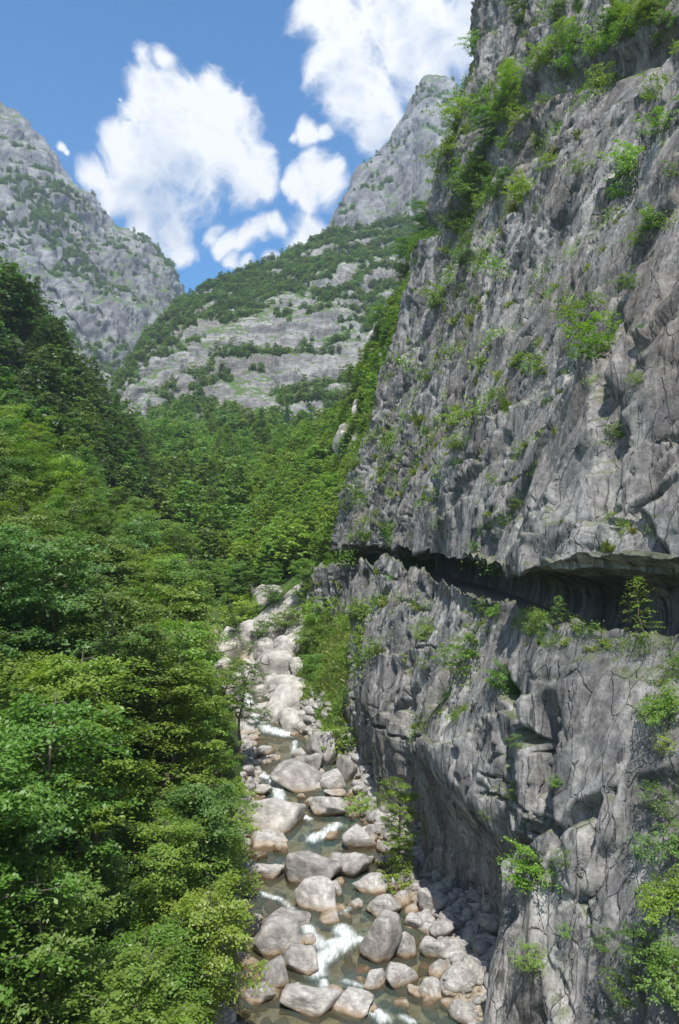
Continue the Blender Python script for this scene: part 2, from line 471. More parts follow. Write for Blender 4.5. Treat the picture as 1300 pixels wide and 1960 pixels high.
# ------------------------------------------------------------------ water
def water_mat():
    m, n = new_mat('clear_stream_water')
    co = n.n('ShaderNodeTexCoord').outputs['Object']
    fo = n.n('ShaderNodeAttribute', attribute_name='foam').outputs['Fac']
    st = n.mapped(co, (3.2, 0.9, 1.0))
    f1 = n.noise(st, 1.6, 6, 0.65, 0.8)
    foam = n.math('MULTIPLY', n.ramp(n.math('MULTIPLY_ADD', n.math('SUBTRACT', f1, 0.5), 2.4, fo), 0.38, 1.35), 0.88)
    aer = n.ramp(n.math('MULTIPLY_ADD', n.math('SUBTRACT', f1, 0.5), 0.6, fo), 0.05, 0.75)
    wv = n.noise(n.mapped(co, (1.0, 0.7, 1.0)), 2.2, 5, 0.55, 0.4)
    bp = n.n('ShaderNodeBump', {'Strength': 0.35, 'Distance': 0.12, 'Height': wv})
    tr = n.n('ShaderNodeBsdfTransparent', {'Color': (0.74, 0.74, 0.60, 1)})
    pool = n.mix(n.ramp(n.noise(co, 0.35, 3), 0.4, 0.62), (0.15, 0.145, 0.095), (0.12, 0.19, 0.17))
    df = n.n('ShaderNodeBsdfDiffuse', {'Color': n.mix(aer, pool, (0.33, 0.36, 0.34))})
    body = n.n('ShaderNodeMixShader', {0: n.math('MULTIPLY_ADD', aer, 0.6, 0.3), 1: tr.outputs[0], 2: df.outputs[0]})
    gl = n.n('ShaderNodeBsdfGlossy', {'Color': (1, 1, 1, 1), 'Roughness': 0.06, 'Normal': bp.outputs[0]})
    fr = n.n('ShaderNodeFresnel', {'IOR': 1.33, 'Normal': bp.outputs[0]})
    surf = n.n('ShaderNodeMixShader', {0: fr.outputs[0], 1: body.outputs[0], 2: gl.outputs[0]})
    bf = n.n('ShaderNodeBump', {'Strength': 0.6, 'Distance': 0.15, 'Height': f1})
    fd = n.n('ShaderNodeBsdfPrincipled', {'Base Color': (0.82, 0.85, 0.86, 1), 'Roughness': 0.6, 'Normal': bf.outputs[0]})
    sh = n.n('ShaderNodeMixShader', {0: foam, 1: surf.outputs[0], 2: fd.outputs[0]})
    out(n, sh.outputs[0])
    return m


M_WATER = water_mat()
FOAM = [  # photograph pixel polylines of white water, half width in metres, strength
    ([(470, 1332), (492, 1372), (512, 1398), (555, 1408)], 0.7, 1.0), ([(565, 1420), (562, 1445)], 0.35, .8), ([(500, 1486), (522, 1492), (532, 1512), (538, 1538)], 0.55, 1.0),
    ([(556, 1552), (592, 1568)], 0.35, 1.0), ([(645, 1580), (622, 1596), (600, 1606)], 0.6, 1.0), ([(675, 1594), (692, 1597)], 0.3, .9), ([(498, 1710), (535, 1722)], 0.3, .9),
    ([(545, 1728), (560, 1742)], 0.35, .6), ([(580, 1770), (600, 1795), (622, 1812), (660, 1800)], 0.5, .9), ([(655, 1780), (672, 1800), (640, 1818), (612, 1840), (606, 1862)], 0.65, 1.0), ([(690, 1800), (650, 1812)], 0.35, .9),
    ([(620, 1880), (622, 1900)], 0.3, .8), ([(662, 1880), (690, 1890)], 0.35, .7), ([(690, 1905), (708, 1932), (735, 1952)], 0.45, 1.0), ([(655, 1750), (672, 1738)], 0.3, .5), ([(770, 1948), (790, 1958)], .3, .7)]
wy = np.concatenate([np.linspace(10, 36, 20)[:-1], 36 * np.exp(np.linspace(0, math.log(200 / 36), 420))])
wu = np.linspace(-1.25, 1.25, 130)
WYg, WU = np.meshgrid(wy, wu, indexing='ij')
WXg = stream_x(WYg) + WU * stream_w(WYg)
WZg = water_z(WYg)


def px_water(x, y):
    d = np.exp(np.linspace(math.log(25), math.log(200), 1500))
    i = np.nonzero((980 - y) / FPX * d < water_z(d))[0]
    i = i[0] if len(i) else -1
    return np.array([(x - 650) / FPX * d[i], d[i]])


foam = np.zeros_like(WXg)
for pts, hw, st in FOAM:
    q = [px_water(*p) for p in pts]
    for a, b in zip(q[:-1], q[1:]):
        ab = b - a
        t = np.clip(((WXg - a[0]) * ab[0] + (WYg - a[1]) * ab[1]) / (ab @ ab), 0, 1)
        dd = np.hypot(WXg - a[0] - t * ab[0], WYg - a[1] - t * ab[1])
        foam = np.maximum(foam, st * np.exp(-(dd / (hw * 0.95)) ** 2))
WZg = WZg + 0.05 * fbm(WXg * 0.9, WYg * 0.7, 0.3, 3) + foam * (0.12 + 0.16 * fbm(WXg * 2.2, WYg * 1.2, 1.3, 2))
me = mesh_np('water', np.stack([WXg, WYg, WZg], -1).reshape(-1, 3), grid_faces(len(wy), len(wu))[:, ::-1], (M_WATER,), True)
at = me.attributes.new('foam', 'FLOAT', 'POINT'); at.data.foreach_set('value', foam.astype(np.float32).ravel())
tag(add('stream_water', me), 'shallow clear stream running white between pale boulders', kind='structure')

# ------------------------------------------------------------------ the cliff with the path cut into it
ys = np.concatenate([np.linspace(-30, 18, 26)[:-1], np.linspace(18, 30, 40)[:-1], 30 * np.exp(np.linspace(0, math.log(120 / 30), 470))[:-1], np.linspace(120, 175, 30)])
NY = len(ys)


def lv(pairs, k=3):
    p = np.array(pairs, float)
    return smooth1(np.interp(ys, p[:, 0], p[:, 1]), k, 0)


# plan lines X(Y) of the wall at given heights
LOW = [
    (-34.0, lv([(-30, 16), (0, 13), (12, 11), (20, 9.4), (25, 8.0), (30, 6.6), (35, 5.9), (37, 6.4), (39, 10.5), (44, 12), (48, 11), (52, 8.4), (55, 5.8), (58, 4.6), (62, 3.8), (66, 3.0), (70, 2.4), (80, 1.0), (95, -0.8), (105, -3.6), (110, -4), (118, 2), (175, 34)])),
    (-22.0, lv([(-30, 17), (0, 15), (12, 12.5), (20, 10.6), (25, 9.2), (30, 7.6), (35, 6.5), (37, 7.0), (39, 10.5), (44, 11.5), (48, 10.3), (52, 8.0), (55, 5.6), (58, 4.5), (62, 3.7), (66, 3.0), (70, 2.4), (80, 1.2), (95, -0.6), (105, -3.6), (110, -4), (118, 2), (175, 34)])),
    (-15.5, lv([(-30, 19), (0, 18), (12, 15), (20, 12.6), (25, 11.0), (30, 9.0), (35, 7.0), (37.5, 6.8), (39, 7.8), (40, 8.2), (42, 6.9), (46, 5.9), (50, 5.2), (54, 4.7), (60, 4.0), (66, 3.2), (71, 2.6), (80, 1.4), (92, -0.2), (100, -2.2), (106, -4.2), (110, -4.4), (118, 2), (175, 34)])),
    (-10.0, lv([(-30, 23), (0, 22), (12, 19), (20, 16.4), (25, 14.6), (30, 11.8), (35, 9.0), (38, 7.8), (40, 8.5), (43, 8.5), (48, 8.0), (53, 7.2), (60, 6.2), (70, 4.9), (80, 3.8), (92, 1.2), (98, -1.4), (104, -3.7), (109, -4.2), (112, -3.8), (118, 2.5), (175, 34)])),
    (-6.2, lv([(-30, 27), (0, 25.5), (12, 23.5), (20, 22), (26, 19.8), (31, 17.2), (34.5, 14.2), (36.5, 12.0), (39, 10.1), (42, 10.5), (46, 10.5), (53, 9.5), (61, 8.4), (70, 7.4), (80, 6.0), (87, 4.9), (93, 2.2), (98, -0.8), (104, -3.2), (108, -3.6), (112, -3.2), (118, 3), (175, 35)]))]
UP = [
    (-2.6, lv([(-30, 27.5), (0, 26), (12, 24), (20, 22.4), (26, 18.8), (31, 16.0), (34.5, 13.3), (36.5, 11.8), (39, 10.3), (42, 10.1), (46, 10.2), (53, 9.4), (61, 8.6), (70, 7.6), (80, 6.2), (87, 5.1), (93, 3.2), (100, 1.0), (105, -0.4), (109, -0.9), (113, 0.2), (120, 6), (175, 36)])),
    (0.5, lv([(-30, 28), (0, 27), (12, 25), (20, 23.6), (26, 19.8), (31, 16.9), (34.5, 14.2), (36.5, 12.7), (39, 11.2), (42, 10.9), (48, 10.7), (57, 9.8), (70, 8.2), (80, 6.8), (92, 4.2), (100, 1.9), (105, 0.7), (109, 0.3), (113, 1.4), (120, 7), (175, 37)])),
    (10.0, lv([(-30, 33), (0, 32), (20, 29.0), (28, 25.0), (34, 20.5), (40, 17.2), (48, 15.4), (57, 13.8), (70, 12.0), (80, 10.4), (92, 7.6), (100, 5.4), (105, 4.1), (109, 3.7), (113, 5.0), (120, 11), (175, 40)])),
    (25.0, lv([(-30, 41), (20, 38), (34, 31.0), (40, 27), (48, 23.2), (57, 20.6), (70, 17.8), (80, 16.2), (92, 12.7), (100, 10.3), (105, 9.0), (109, 8.7), (113, 10.0), (120, 14), (175, 43)])),
    (45.0, lv([(-30, 51), (20, 48), (40, 38), (48, 33.6), (57, 29.8), (70, 25.4), (80, 23), (92, 18.4), (100, 15.7), (105, 14.4), (109, 14.2), (113, 15.6), (120, 19), (175, 47)])),
    (75.0, lv([(-30, 66), (20, 63), (48, 49), (57, 44), (70, 37.0), (80, 31.6), (92, 25.5), (100, 21.8), (105, 20.0), (109, 19.8), (113, 21.2), (120, 26), (175, 54)])),
    (112.0, lv([(-30, 90), (20, 86), (48, 72), (57, 66), (70, 57), (80, 50), (92, 42), (100, 37), (105, 35), (109, 35), (113, 37), (120, 42), (175, 70)]))]


def between(levels, zz, k):
    zl = np.array([l[0] for l in levels]); A = np.stack([l[1] for l in levels], 1)
    res = np.empty((NY, len(zz)))
    for i in range(NY):
        res[i] = np.interp(zz, zl, A[i])
    r = smooth1(res, k, 1)
    r[:, 0] = res[:, 0]
    return r


zl = np.linspace(-34, -6.2, 300)
lo = between(LOW, zl, 7)
# the top edge of the lower wall is ragged, and sinks towards the far corner
lipz = np.interp(ys, [-30, 38, 46, 86, 93, 98, 104, 112, 175], [1.0, 1.0, 0.2, 0, -0.6, -1.2, -2.4, -2.6, -2.6])
lipr = 0.18 * ridged(ys * 0.32, 0.3, 9.1, 3) * sstep(36, 60, ys) + 0.3 * np.clip(ridged(ys * 0.22, 4.3, 2.1, 2) - 0.3, 0, 2) * sstep(60, 85, ys)
zfac = sstep(-16, -6.2, zl)
LZ = zl[None, :] + zfac[None, :] * (lipz + lipr)[:, None] + (sstep(-7.2, -6.3, zl) ** 2)[None, :] * (0.10 + 0.40 * sstep(40, 48, ys) + 0.18 * pn(ys * 0.8, 3.3, 3.3) + 0.09 * ridged(ys * 1.9, 6.3, 1.3, 2))[:, None]
tn = np.linspace(0, 1, 22)[1:]
xl = lo[:, -1]; zlip = LZ[:, -1]
xu = UP[0][1]
depth = 5.2 + 0.6 * pn(ys * 0.12, 1.1, 1.1)
upz = -2.6 + 0.45 * pn(ys * 0.11, 8.8, 2.2) + np.interp(ys, [-30, 33, 38, 42, 60, 95, 105, 112], [0.45, 0.45, 0.3, -0.3, -0.3, -0.5, -1.6, -2.0])
spike = 0.75 * np.clip(ridged(ys * 0.55, 1.7, 6.6, 3) * 0.5 + 0.2, -0.4, 1.2) * np.interp(ys, [34, 44, 60, 175], [0.25, 0.8, 1, 1])
floorz = np.minimum(zlip - 0.9, -6.6 + np.interp(ys, [90, 100, 112], [0, -1.0, -1.9]))
xb = np.maximum(xl, xu) + depth
cols_x = [xl[:, None] + (xb - xl)[:, None] * tn[None, :], np.repeat(xb[:, None], 12, 1) + 0.25 * np.sin(np.linspace(0, 3.1, 12))[None, :]]
cols_z = [zlip[:, None] + (floorz - zlip)[:, None] * np.clip(tn * 5, 0, 1)[None, :]]
bt = np.linspace(0, 1, 13)[1:]
ceilz = upz - 1.45
cols_z.append(floorz[:, None] + (ceilz - floorz)[:, None] * bt[None, :])
ct = np.linspace(0, 1, 31)[1:]
cols_x.append(xb[:, None] + (xu - xb)[:, None] * ct[None, :])
cols_z.append(ceilz[:, None] + ((upz - spike) - ceilz)[:, None] * (ct ** 0.8)[None, :] + 0.25 * np.sin(ct * 3.14)[None, :])
zu = -2.6 + (112 + 2.6) * np.linspace(0, 1, 470)[1:] ** 1.55
upx = between(UP, zu, 6)
ufac = 1 - sstep(-2.6, 2.5, zu)
UZ = zu[None, :] + ufac[None, :] * (upz - spike + 2.6)[:, None]
CX = np.concatenate([lo] + cols_x + [upx], 1)
CZ = np.concatenate([LZ] + cols_z + [UZ], 1)
CY = np.repeat(ys[:, None], CX.shape[1], 1)
NT_ = CX.shape[1]
G = np.stack([CX, CY, CZ], -1)
i_low = 300; i_notch = i_low + 21 + 12 + 30
N = grid_normals(G)
sgn = -np.sign(N[NY // 2, 150, 0]); N = N * sgn                         # outwards is -X
N[:, :, :] = smooth1(smooth1(N, 3, 0), 3, 1)
N /= np.linalg.norm(N, axis=2, keepdims=True) + 1e-9
part = np.zeros(NT_); part[:i_low] = 1; part[i_notch:] = 2
Yc, Zc = CY, CZ
fl = Yc + np.where(Zc > -4, 0.24, 0.06) * (Zc + 4)                     # flutes lean a little along the fall line
far = sstep(58, 88, Yc)
A_up = (part == 2); A_lo = (part == 1)
near_slab = (1 - sstep(62, 84, Yc)) * A_up * sstep(4, 12, Zc)
near_but = (1 - sstep(40, 44, Yc)) * A_lo
warpn = fbm(Yc * 0.13, Zc * 0.06, 5.5, 3)
D = 1.5 * fbm(Yc / 13, Zc / 22, 0.3, 3) * np.where(part == 0, 0.3, 1)
r1 = ridged(fl / 3.6 + warpn * 0.8, Zc / 17, 1.1, 3)
D += (0.20 + 0.36 * far) * (r1 - 0.3) * (1 - 0.45 * near_slab - 0.3 * near_but)
r2 = ridged(fl / 1.15 + warpn * 1.7, Zc / 6.5, 7.1, 3)
D += (0.05 + 0.16 * far) * (r2 - 0.3) * (1 - 0.35 * near_slab)
D += (0.055 - 0.02 * near_slab) * fbm(Yc / 0.9, Zc / 1.6, 2.2, 4, 0.6)
wq = 0.25 * fbm(Yc / 3.1, Zc / 4.3, 7.7, 3)
D += 0.85 * plates(fl / 6.0 + wq * 0.5, Zc / 15.0 - Yc * 0.02 + wq * 0.4, 1, 0.9, 0.09, 0.4) * (part != 0)
D += 0.34 * plates(fl / 2.4 + wq, Zc / 8.0 + wq, 2, 1.1, 0.2, 0.5) * (part != 0)
D += 0.13 * plates(fl / 1.1 + wq * 2, Zc / 3.0 + wq * 2, 3, 1.2, 0.35, 0.3)
# jagged short blades, thin and steep, as the limestone weathers
bl = pn(fl / 0.55 + warpn * 3, Zc / 2.4, 3.3)
D += 0.22 * np.clip(bl - 0.12, 0, 1) * (0.12 + far) - 0.36 * np.clip(-bl - 0.2, 0, 1) * (0.22 + 1.0 * far)
# pockets
pk = pn(Yc / 0.5, Zc / 0.75, CX / 0.5 + 4.4) + 0.45 * pn(Yc / 5, Zc / 5, 9.9)
D -= (0.42 - 0.25 * near_slab) * sstep(0.62, 0.8, pk)
# broken overhanging steps: the wall sheds plates along tilted joints
st = (Zc * 0.16 + Yc * 0.40 + 1.5 * pn(Yc / 6, Zc / 8, 6.1))
fr = st - np.floor(st)
pm = sstep(-0.05, 0.35, pn(Yc / 5, Zc / 7, 2.7))
D += 0.42 * (fr ** 2) * pm * np.where(part == 0, 0.15, 1)
st = (Zc * 0.11 + Yc * 0.05 + 0.7 * pn(Yc / 11, Zc / 11, 8.1)); fr = st - np.floor(st)
D += 0.75 * (fr ** 3) * sstep(-0.1, 0.4, pn(Yc / 13, Zc / 15, 1.7)) * (part != 0)
# narrow slots down the fall line
for sc_, zs, dpt, sd in ((2.0, 11.0, 0.85, 12.3), (0.9, 5.0, 0.5, 4.7)):
    sl = np.abs(pn(fl / sc_ + warpn * 1.6, Zc / zs, sd))
    D -= dpt * (1 - sstep(0.02, 0.10, sl)) * sstep(-0.05, 0.3, pn(Yc / 5, Zc / 9, sd + 3) + 0.2 * far - 0.1 * near_slab) * (part != 0)
# bedding cracks
for kz, ph in ((0.17, 0.0), (0.095, 0.45)):
    cr = np.abs(((Zc + 0.12 * Yc + 1.1 * fbm(Yc / 7, Zc / 9, 3.9, 2)) * kz + ph) % 1.0 - 0.5)
    D -= 0.5 * (1 - sstep(0.004, 0.016, cr)) * sstep(0.0, 0.25, pn(Yc / 7, Zc / 8, ph + 5)) * (part != 0)


def base_hit(x, y):
    """where the ray through a photograph pixel meets the undisplaced wall, as (Y, Z)"""
    px_ = 650 + CX / np.maximum(CY, 5) * FPX; py_ = 980 - CZ / np.maximum(CY, 5) * FPX
    d2 = (px_ - x) ** 2 + (py_ - y) ** 2 + np.where(CY < 15, 1e9, 0)
    i = np.argmin(d2)
    return CY.ravel()[i], CZ.ravel()[i]


# gullies: (photograph pixels along the gully, half width, depth)
for pts, hw, dp in (([(1290, 60), (1120, 130), (1010, 175), (945, 290), (890, 410), (872, 470)], 1.7, 1.5),
                    ([(1240, 220), (1205, 310), (1190, 370)], 0.9, 1.7),
                    ([(1180, 590), (1170, 720), (1150, 850), (1100, 960)], 0.8, 1.0),
                    ([(955, 1290), (960, 1340), (975, 1420), (965, 1520)], 0.55, 1.5),
                    ([(1020, 1330), (985, 1440), (1000, 1560), (985, 1640)], 0.5, 1.2),
                    ([(880, 760), (860, 860), (845, 960)], 0.8, 1.1)):
    q = [np.array(base_hit(*p)) for p in pts]
    dm = np.full(CX.shape, 1e9)
    for a, b in zip(q[:-1], q[1:]):
        ab = b - a
        t = np.clip(((Yc - a[0]) * ab[0] + (Zc - a[1]) * ab[1]) / (ab @ ab + 1e-9), 0, 1)
        dm = np.minimum(dm, np.hypot(Yc - a[0] - t * ab[0], (Zc - a[1] - t * ab[1])))
    dm = dm + 0.35 * hw * pn(Yc / 2, Zc / 2, 3.7)
    D -= dp * (1 - sstep(0.25, 1.3, dm / hw)) * (part != 0)
# calm near the path floor, its back wall and the shaded hollow at the foot
calm = np.repeat(np.where(part == 0, 0.22, 1.0)[None, :], NY, 0)
calm[:, i_low - 6:i_low] *= 0.8
calm[:, i_low:i_low + 6] = 0.5
calm[:, i_low + 6:i_low + 21] = 0.12
calm[:, i_notch - 12:i_notch] = np.linspace(0.22, 1, 12)[None, :]
hollow = (1 - sstep(-18.5, -15.5, Zc)) * sstep(38, 41, Yc) * (1 - sstep(54, 60, Yc)) * A_lo
D = D - np.median(D[:, i_notch:]) - 0.25
D = D * calm * (1 - 0.45 * hollow)
nearlip = A_lo * sstep(-10.0, -6.8, Zc) * (1 - sstep(43, 52, Yc))
D = D * (1 - 0.8 * nearlip)
G = G + N * D[:, :, None]
lipc = np.arange(i_low - 26, i_low + 6)
lipw = np.interp(lipc, [i_low - 26, i_low - 8, i_low + 2, i_low + 6], [0, 1, 1, 0])
yy_, cc_ = np.meshgrid(ys, lipc, indexing='ij')
brk = 0.22 * fbm(yy_ / 0.9, cc_ / 7.0, 5.0, 4, 0.6) + 0.35 * plates(yy_ / 1.3, cc_ / 9.0, 6, 1.0, 0.25)
G[:, lipc, 2] += brk * lipw[None, :]
G[:, lipc, 0] += 0.12 * lipw[None, :] * pn(yy_ / 0.7, cc_ / 5.0, 1.9)
CLIFF = G
me = mesh_np('cliff', G.reshape(-1, 3), grid_faces(NY, NT_), (M_CLIFF,), True)
if sgn < 0:
    me.flip_normals()
tag(add('cliff', me), 'steep grey limestone cliff with a path notched along it', kind='structure')
CN = grid_normals(CLIFF) * sgn
cpx = 650 + CLIFF[..., 0] / np.maximum(CLIFF[..., 1], 4) * FPX
cpy = 980 - CLIFF[..., 2] / np.maximum(CLIFF[..., 1], 4) * FPX


def cliff_at(x, y):
    d2 = (cpx - x) ** 2 + (cpy - y) ** 2 + np.where(CLIFF[..., 1] < 12, 1e9, 0)
    m = d2 < max(40.0, d2.min() * 1.5 + 1)
    dep = np.where(m, CLIFF[..., 1], 1e9)
    i = np.unravel_index(np.argmin(dep), dep.shape)
    return CLIFF[i], CN[i]


# gravel surface of the path
pj = [(0.42 + 0.55 * k / 5) for k in range(6)]
sel = np.nonzero((ys > 20) & (ys < 112))[0]
PG = np.stack([np.stack([xl[sel] + (xb - xl)[sel] * p, ys[sel], floorz[sel] + 0.10 + 0.03 * pn(ys[sel] * 1.5, p * 5, 0.2)], -1) for p in pj], 1)
tag(add('path', mesh_np('path', PG.reshape(-1, 3), grid_faces(len(sel), 6)[:, ::-1], (M_PATH,), True)), 'narrow gravel footpath along the rock ledge', kind='structure')


# ------------------------------------------------------------------ hills and mountains: sheets between a foot line and a crest line
def sheet(name, crest, foot, nu, nv, mat, amp, lam, terr=0, terr_n=5, tilt=0.0, label='', bulge=0.0, back=0.5, seed=0.0, rough=0.5, zst=0.55, strata=0.0):
    C = np.array([P(*c) for c in crest]); F = np.array([P(*c) for c in foot])
    def res(A):
        t = np.concatenate([[0], np.cumsum(np.linalg.norm(np.diff(A, axis=0), axis=1))]); t /= t[-1]
        ti = np.linspace(0, 1, nu)
        return np.stack([np.interp(ti, t, A[:, k]) for k in range(3)], 1)
    tc = np.linspace(0, 1, len(C)); ti = np.linspace(0, 1, nu)
    C = np.stack([np.interp(ti, tc, C[:, k]) for k in range(3)], 1)
    F = np.stack([np.interp(ti, np.linspace(0, 1, len(F)), F[:, k]) for k in range(3)], 1)
    nb = max(6, nv // 8)
    v = np.concatenate([np.linspace(0, 1, nv), 1 + np.linspace(0, back, nb)[1:]])
    vv = np.repeat(v[None, :], nu, 0)
    uu = np.repeat(ti[:, None], len(v), 1)
    H = np.minimum(vv, 1)[:, :, None]
    flat = F[:, None, :] * (1 - H) + C[:, None, :] * H
    vz = np.minimum(vv, 1)
    if terr:
        ph = vz * terr_n + tilt * uu * terr_n + 1.1 * fbm(flat[..., 0] / (lam * 2.2), flat[..., 1] / (lam * 5), flat[..., 2] / (lam * 4) + seed, 4)
        fr = ph - np.floor(ph)
        w_ = np.where(fr < 0.74, fr / 0.74 * 0.34, 0.34 + (fr - 0.74) / 0.26 * 0.66)
        vt = vz + (w_ - fr) / terr_n * terr * (0.35 + 0.65 * sstep(-0.25, 0.3, fbm(flat[..., 0] / (lam * 2.2), flat[..., 1] / (lam * 2.2), flat[..., 2] / lam + 4.4, 3)))
        edge = sstep(0, 0.08, vz) * (1 - sstep(0.93, 1.0, vz))
        vz = vz + (vt - vz) * edge
    z = F[:, None, 2] * (1 - vz) + C[:, None, 2] * vz
    G = flat.copy(); G[..., 2] = z
    up = C - F; hor = up.copy(); hor[:, 2] = 0
    hn = hor / (np.linalg.norm(hor, axis=1, keepdims=True) + 1e-9)
    over = np.clip(vv - 1, 0, None)[:, :, None]
    G = G + hn[:, None, :] * over * np.linalg.norm(hor, axis=1)[:, None, None]
    G[..., 2] -= over[..., 0] * np.abs(up[:, 2])[:, None] * 1.2
    G[..., 2] += bulge * np.sin(np.clip(vv, 0, 1) * math.pi) * np.abs(up[:, 2])[:, None]
    Nn = grid_normals(G); Nn = Nn * np.sign((Nn[..., 2] + 1e-6))[..., None]
    Nn = smooth1(smooth1(Nn, 2, 0), 2, 1)
    x, y, z = G[..., 0] / lam, G[..., 1] / lam, G[..., 2] / lam + seed
    D = amp * (0.55 * ridged(x, y, z * zst, 5, rough) - 0.4 + 0.20 * ridged(x * 3.1, y * 3.1, z * 3.1 * zst, 4, 0.6) + 0.12 * fbm(x * 9, y * 9, z * 9 * zst, 4, 0.65))
    if strata:
        for hgt, am in ((9.0, 1.0), (4.1, 0.5)):
            sb = G[..., 2] / hgt + 0.9 * fbm(G[..., 0] / 40, G[..., 1] / 40, G[..., 2] / 60 + hgt, 3)
            D = D + strata * am * ((sb - np.floor(sb)) ** 1.5 - 0.4)
    D = D * (0.35 + 0.65 * (1 - 0.6 * sstep(0.9, 1.0, vv)))
    G = G + Nn * D[..., None]
    f = grid_faces(nu, len(v))
    me = mesh_np(name, G.reshape(-1, 3), f, (mat,), True)
    Nn = grid_normals(G)
    flip = np.mean(np.sign(Nn[..., 2]))
    if flip < 0:
        me.flip_normals(); Nn = -Nn
    o = tag(add(name, me), label, kind='structure')
    return G[:, :nv], Nn[:, :nv]


S_MOUNT = sheet('mountain', [(-330, 60, 900), (-140, 120, 930), (0, 205, 960), (40, 232, 960), (90, 300, 960), (130, 352, 960), (190, 408, 960), (240, 452, 970), (300, 484, 980), (325, 508, 980), (335, 545, 985), (360, 570, 990), (420, 610, 1000)],
                [(-330, 900, 560), (-140, 880, 560), (0, 860, 570), (60, 850, 580), (110, 850, 590), (160, 840, 600), (200, 830, 610), (240, 820, 620), (280, 815, 630), (310, 810, 640), (330, 800, 650), (360, 790, 660), (420, 780, 680)],
                330, 300, M_MOUNT, 26, 110, terr=0.45, terr_n=7, tilt=0.6, seed=1.3, zst=0.35, label='rocky grey mountain with green ledges behind the gorge')
S_PEAK = sheet('mountain_peak', [(560, 520, 860), (640, 432, 880), (652, 402, 890), (690, 325, 900), (735, 293, 910), (768, 248, 920), (790, 190, 930), (814, 147, 930), (850, 150, 930), (880, 170, 930), (1000, 240, 930)],
               [(560, 620, 640), (640, 600, 640), (660, 600, 640), (700, 590, 640), (740, 590, 640), (770, 590, 640), (800, 590, 640), (820, 590, 640), (860, 590, 640), (890, 590, 640), (1000, 590, 640)],
               220, 200, M_MOUNT, 16, 80, terr=0.75, terr_n=4, tilt=-0.4, seed=7.7, zst=0.4, label='bare rocky peak rising behind the ridge')
S_RIDGE = sheet('terraced_hill', [(225, 720, 440), (262, 668, 470), (300, 628, 500), (355, 572, 540), (430, 536, 560), (500, 508, 580), (560, 484, 590), (640, 446, 600), (720, 430, 600), (800, 425, 600), (920, 410, 600)],
                [(180, 900, 330), (230, 900, 340), (280, 890, 345), (340, 880, 350), (410, 880, 350), (480, 880, 350), (540, 880, 350), (620, 880, 350), (700, 880, 350), (780, 880, 350), (900, 880, 350)],
                460, 280, M_LEDGE, 3.6, 34, terr=1.0, terr_n=6.4, tilt=-0.10, strata=2.2, seed=3.1, bulge=0.03, zst=1.4, label='hill of pale rock terraces and green ledges across the valley')
S_VALLEY = sheet('valley_slope', [(120, 870, 330), (220, 850, 340), (330, 838, 350), (450, 838, 350), (560, 843, 345), (660, 850, 335), (740, 845, 320)],
                 [(250, 1180, 120), (330, 1190, 124), (410, 1190, 128), (480, 1180, 130), (550, 1165, 132), (620, 1150, 132), (700, 1130, 132)],
                 170, 150, M_SLOPE, 4.0, 22, seed=5.2, label='densely wooded slope at the head of the gorge')
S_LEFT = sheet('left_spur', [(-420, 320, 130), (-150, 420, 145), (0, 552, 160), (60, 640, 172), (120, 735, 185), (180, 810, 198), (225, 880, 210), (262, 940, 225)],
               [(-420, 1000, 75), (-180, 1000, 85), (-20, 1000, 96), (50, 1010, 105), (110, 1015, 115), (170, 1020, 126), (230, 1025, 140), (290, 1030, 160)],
               190, 150, M_LEFT_SHADE, 5.0, 20, terr=0.8, terr_n=3, seed=9.4, label='wooded spur with shade-toned rock faces coming down from the left')
S_SPUR = sheet('right_spur', [(1000, 140, 190), (910, 300, 185), (850, 450, 180), (800, 545, 176), (755, 620, 172), (715, 690, 172), (682, 780, 176), (655, 870, 180), (605, 980, 184), (540, 1050, 185)],
               [(1000, 200, 122), (900, 400, 120), (850, 560, 119), (800, 720, 118), (760, 850, 118), (720, 960, 117), (680, 1070, 116), (630, 1160, 114), (570, 1200, 116), (500, 1215, 120)],
               190, 150, M_SPUR, 3.2, 14, terr=0.6, terr_n=4, seed=2.6, label='steep green slope with pale outcrops beyond the cliff')
print('terrain', time.time() - T0)

# ------------------------------------------------------------------ plants: prototypes
def tube(path, rad, k=6):
    path = np.asarray(path, float); n = len(path)
    tg = np.gradient(path, axis=0); tg /= np.linalg.norm(tg, axis=1, keepdims=True) + 1e-9
    ref = np.array([0.31, 0.17, 0.93]) if abs(tg[0][2]) < 0.8 else np.array([0.95, 0.2, 0.1])
    a = np.cross(tg, ref); a /= np.linalg.norm(a, axis=1, keepdims=True); b = np.cross(tg, a)
    th = np.arange(k) / k * 2 * math.pi
    V = path[:, None, :] + np.asarray(rad)[:, None, None] * (np.cos(th)[None, :, None] * a[:, None, :] + np.sin(th)[None, :, None] * b[:, None, :])
    F = []
    for i in range(n - 1):
        for j in range(k):
            F.append((i * k + j, i * k + (j + 1) % k, (i + 1) * k + (j + 1) % k, (i + 1) * k + j))
    return V.reshape(-1, 3), np.array(F)


def joinvf(lst):
    V = []; F = []; o = 0
    for v, f in lst:
        V.append(v); F.append(np.asarray(f) + o); o += len(v)
    return np.concatenate(V), np.concatenate(F)


def leaf_quads(rng, C, Nrm, size, aspect=0.5):
    n = len(C)
    t = rng.normal(size=(n, 3)); t -= Nrm * np.sum(t * Nrm, 1, keepdims=True)
    t /= np.linalg.norm(t, axis=1, keepdims=True) + 1e-9
    b = np.cross(Nrm, t)
    s = size[:, None]
    V = np.stack([C - t * s * 0.5, C + b * s * aspect * 0.5 + t * s * 0.05, C + t * s * 0.5, C - b * s * aspect * 0.5 + t * s * 0.05], 1)
    F = np.arange(n * 4).reshape(n, 4)
    return V.reshape(-1, 3), F


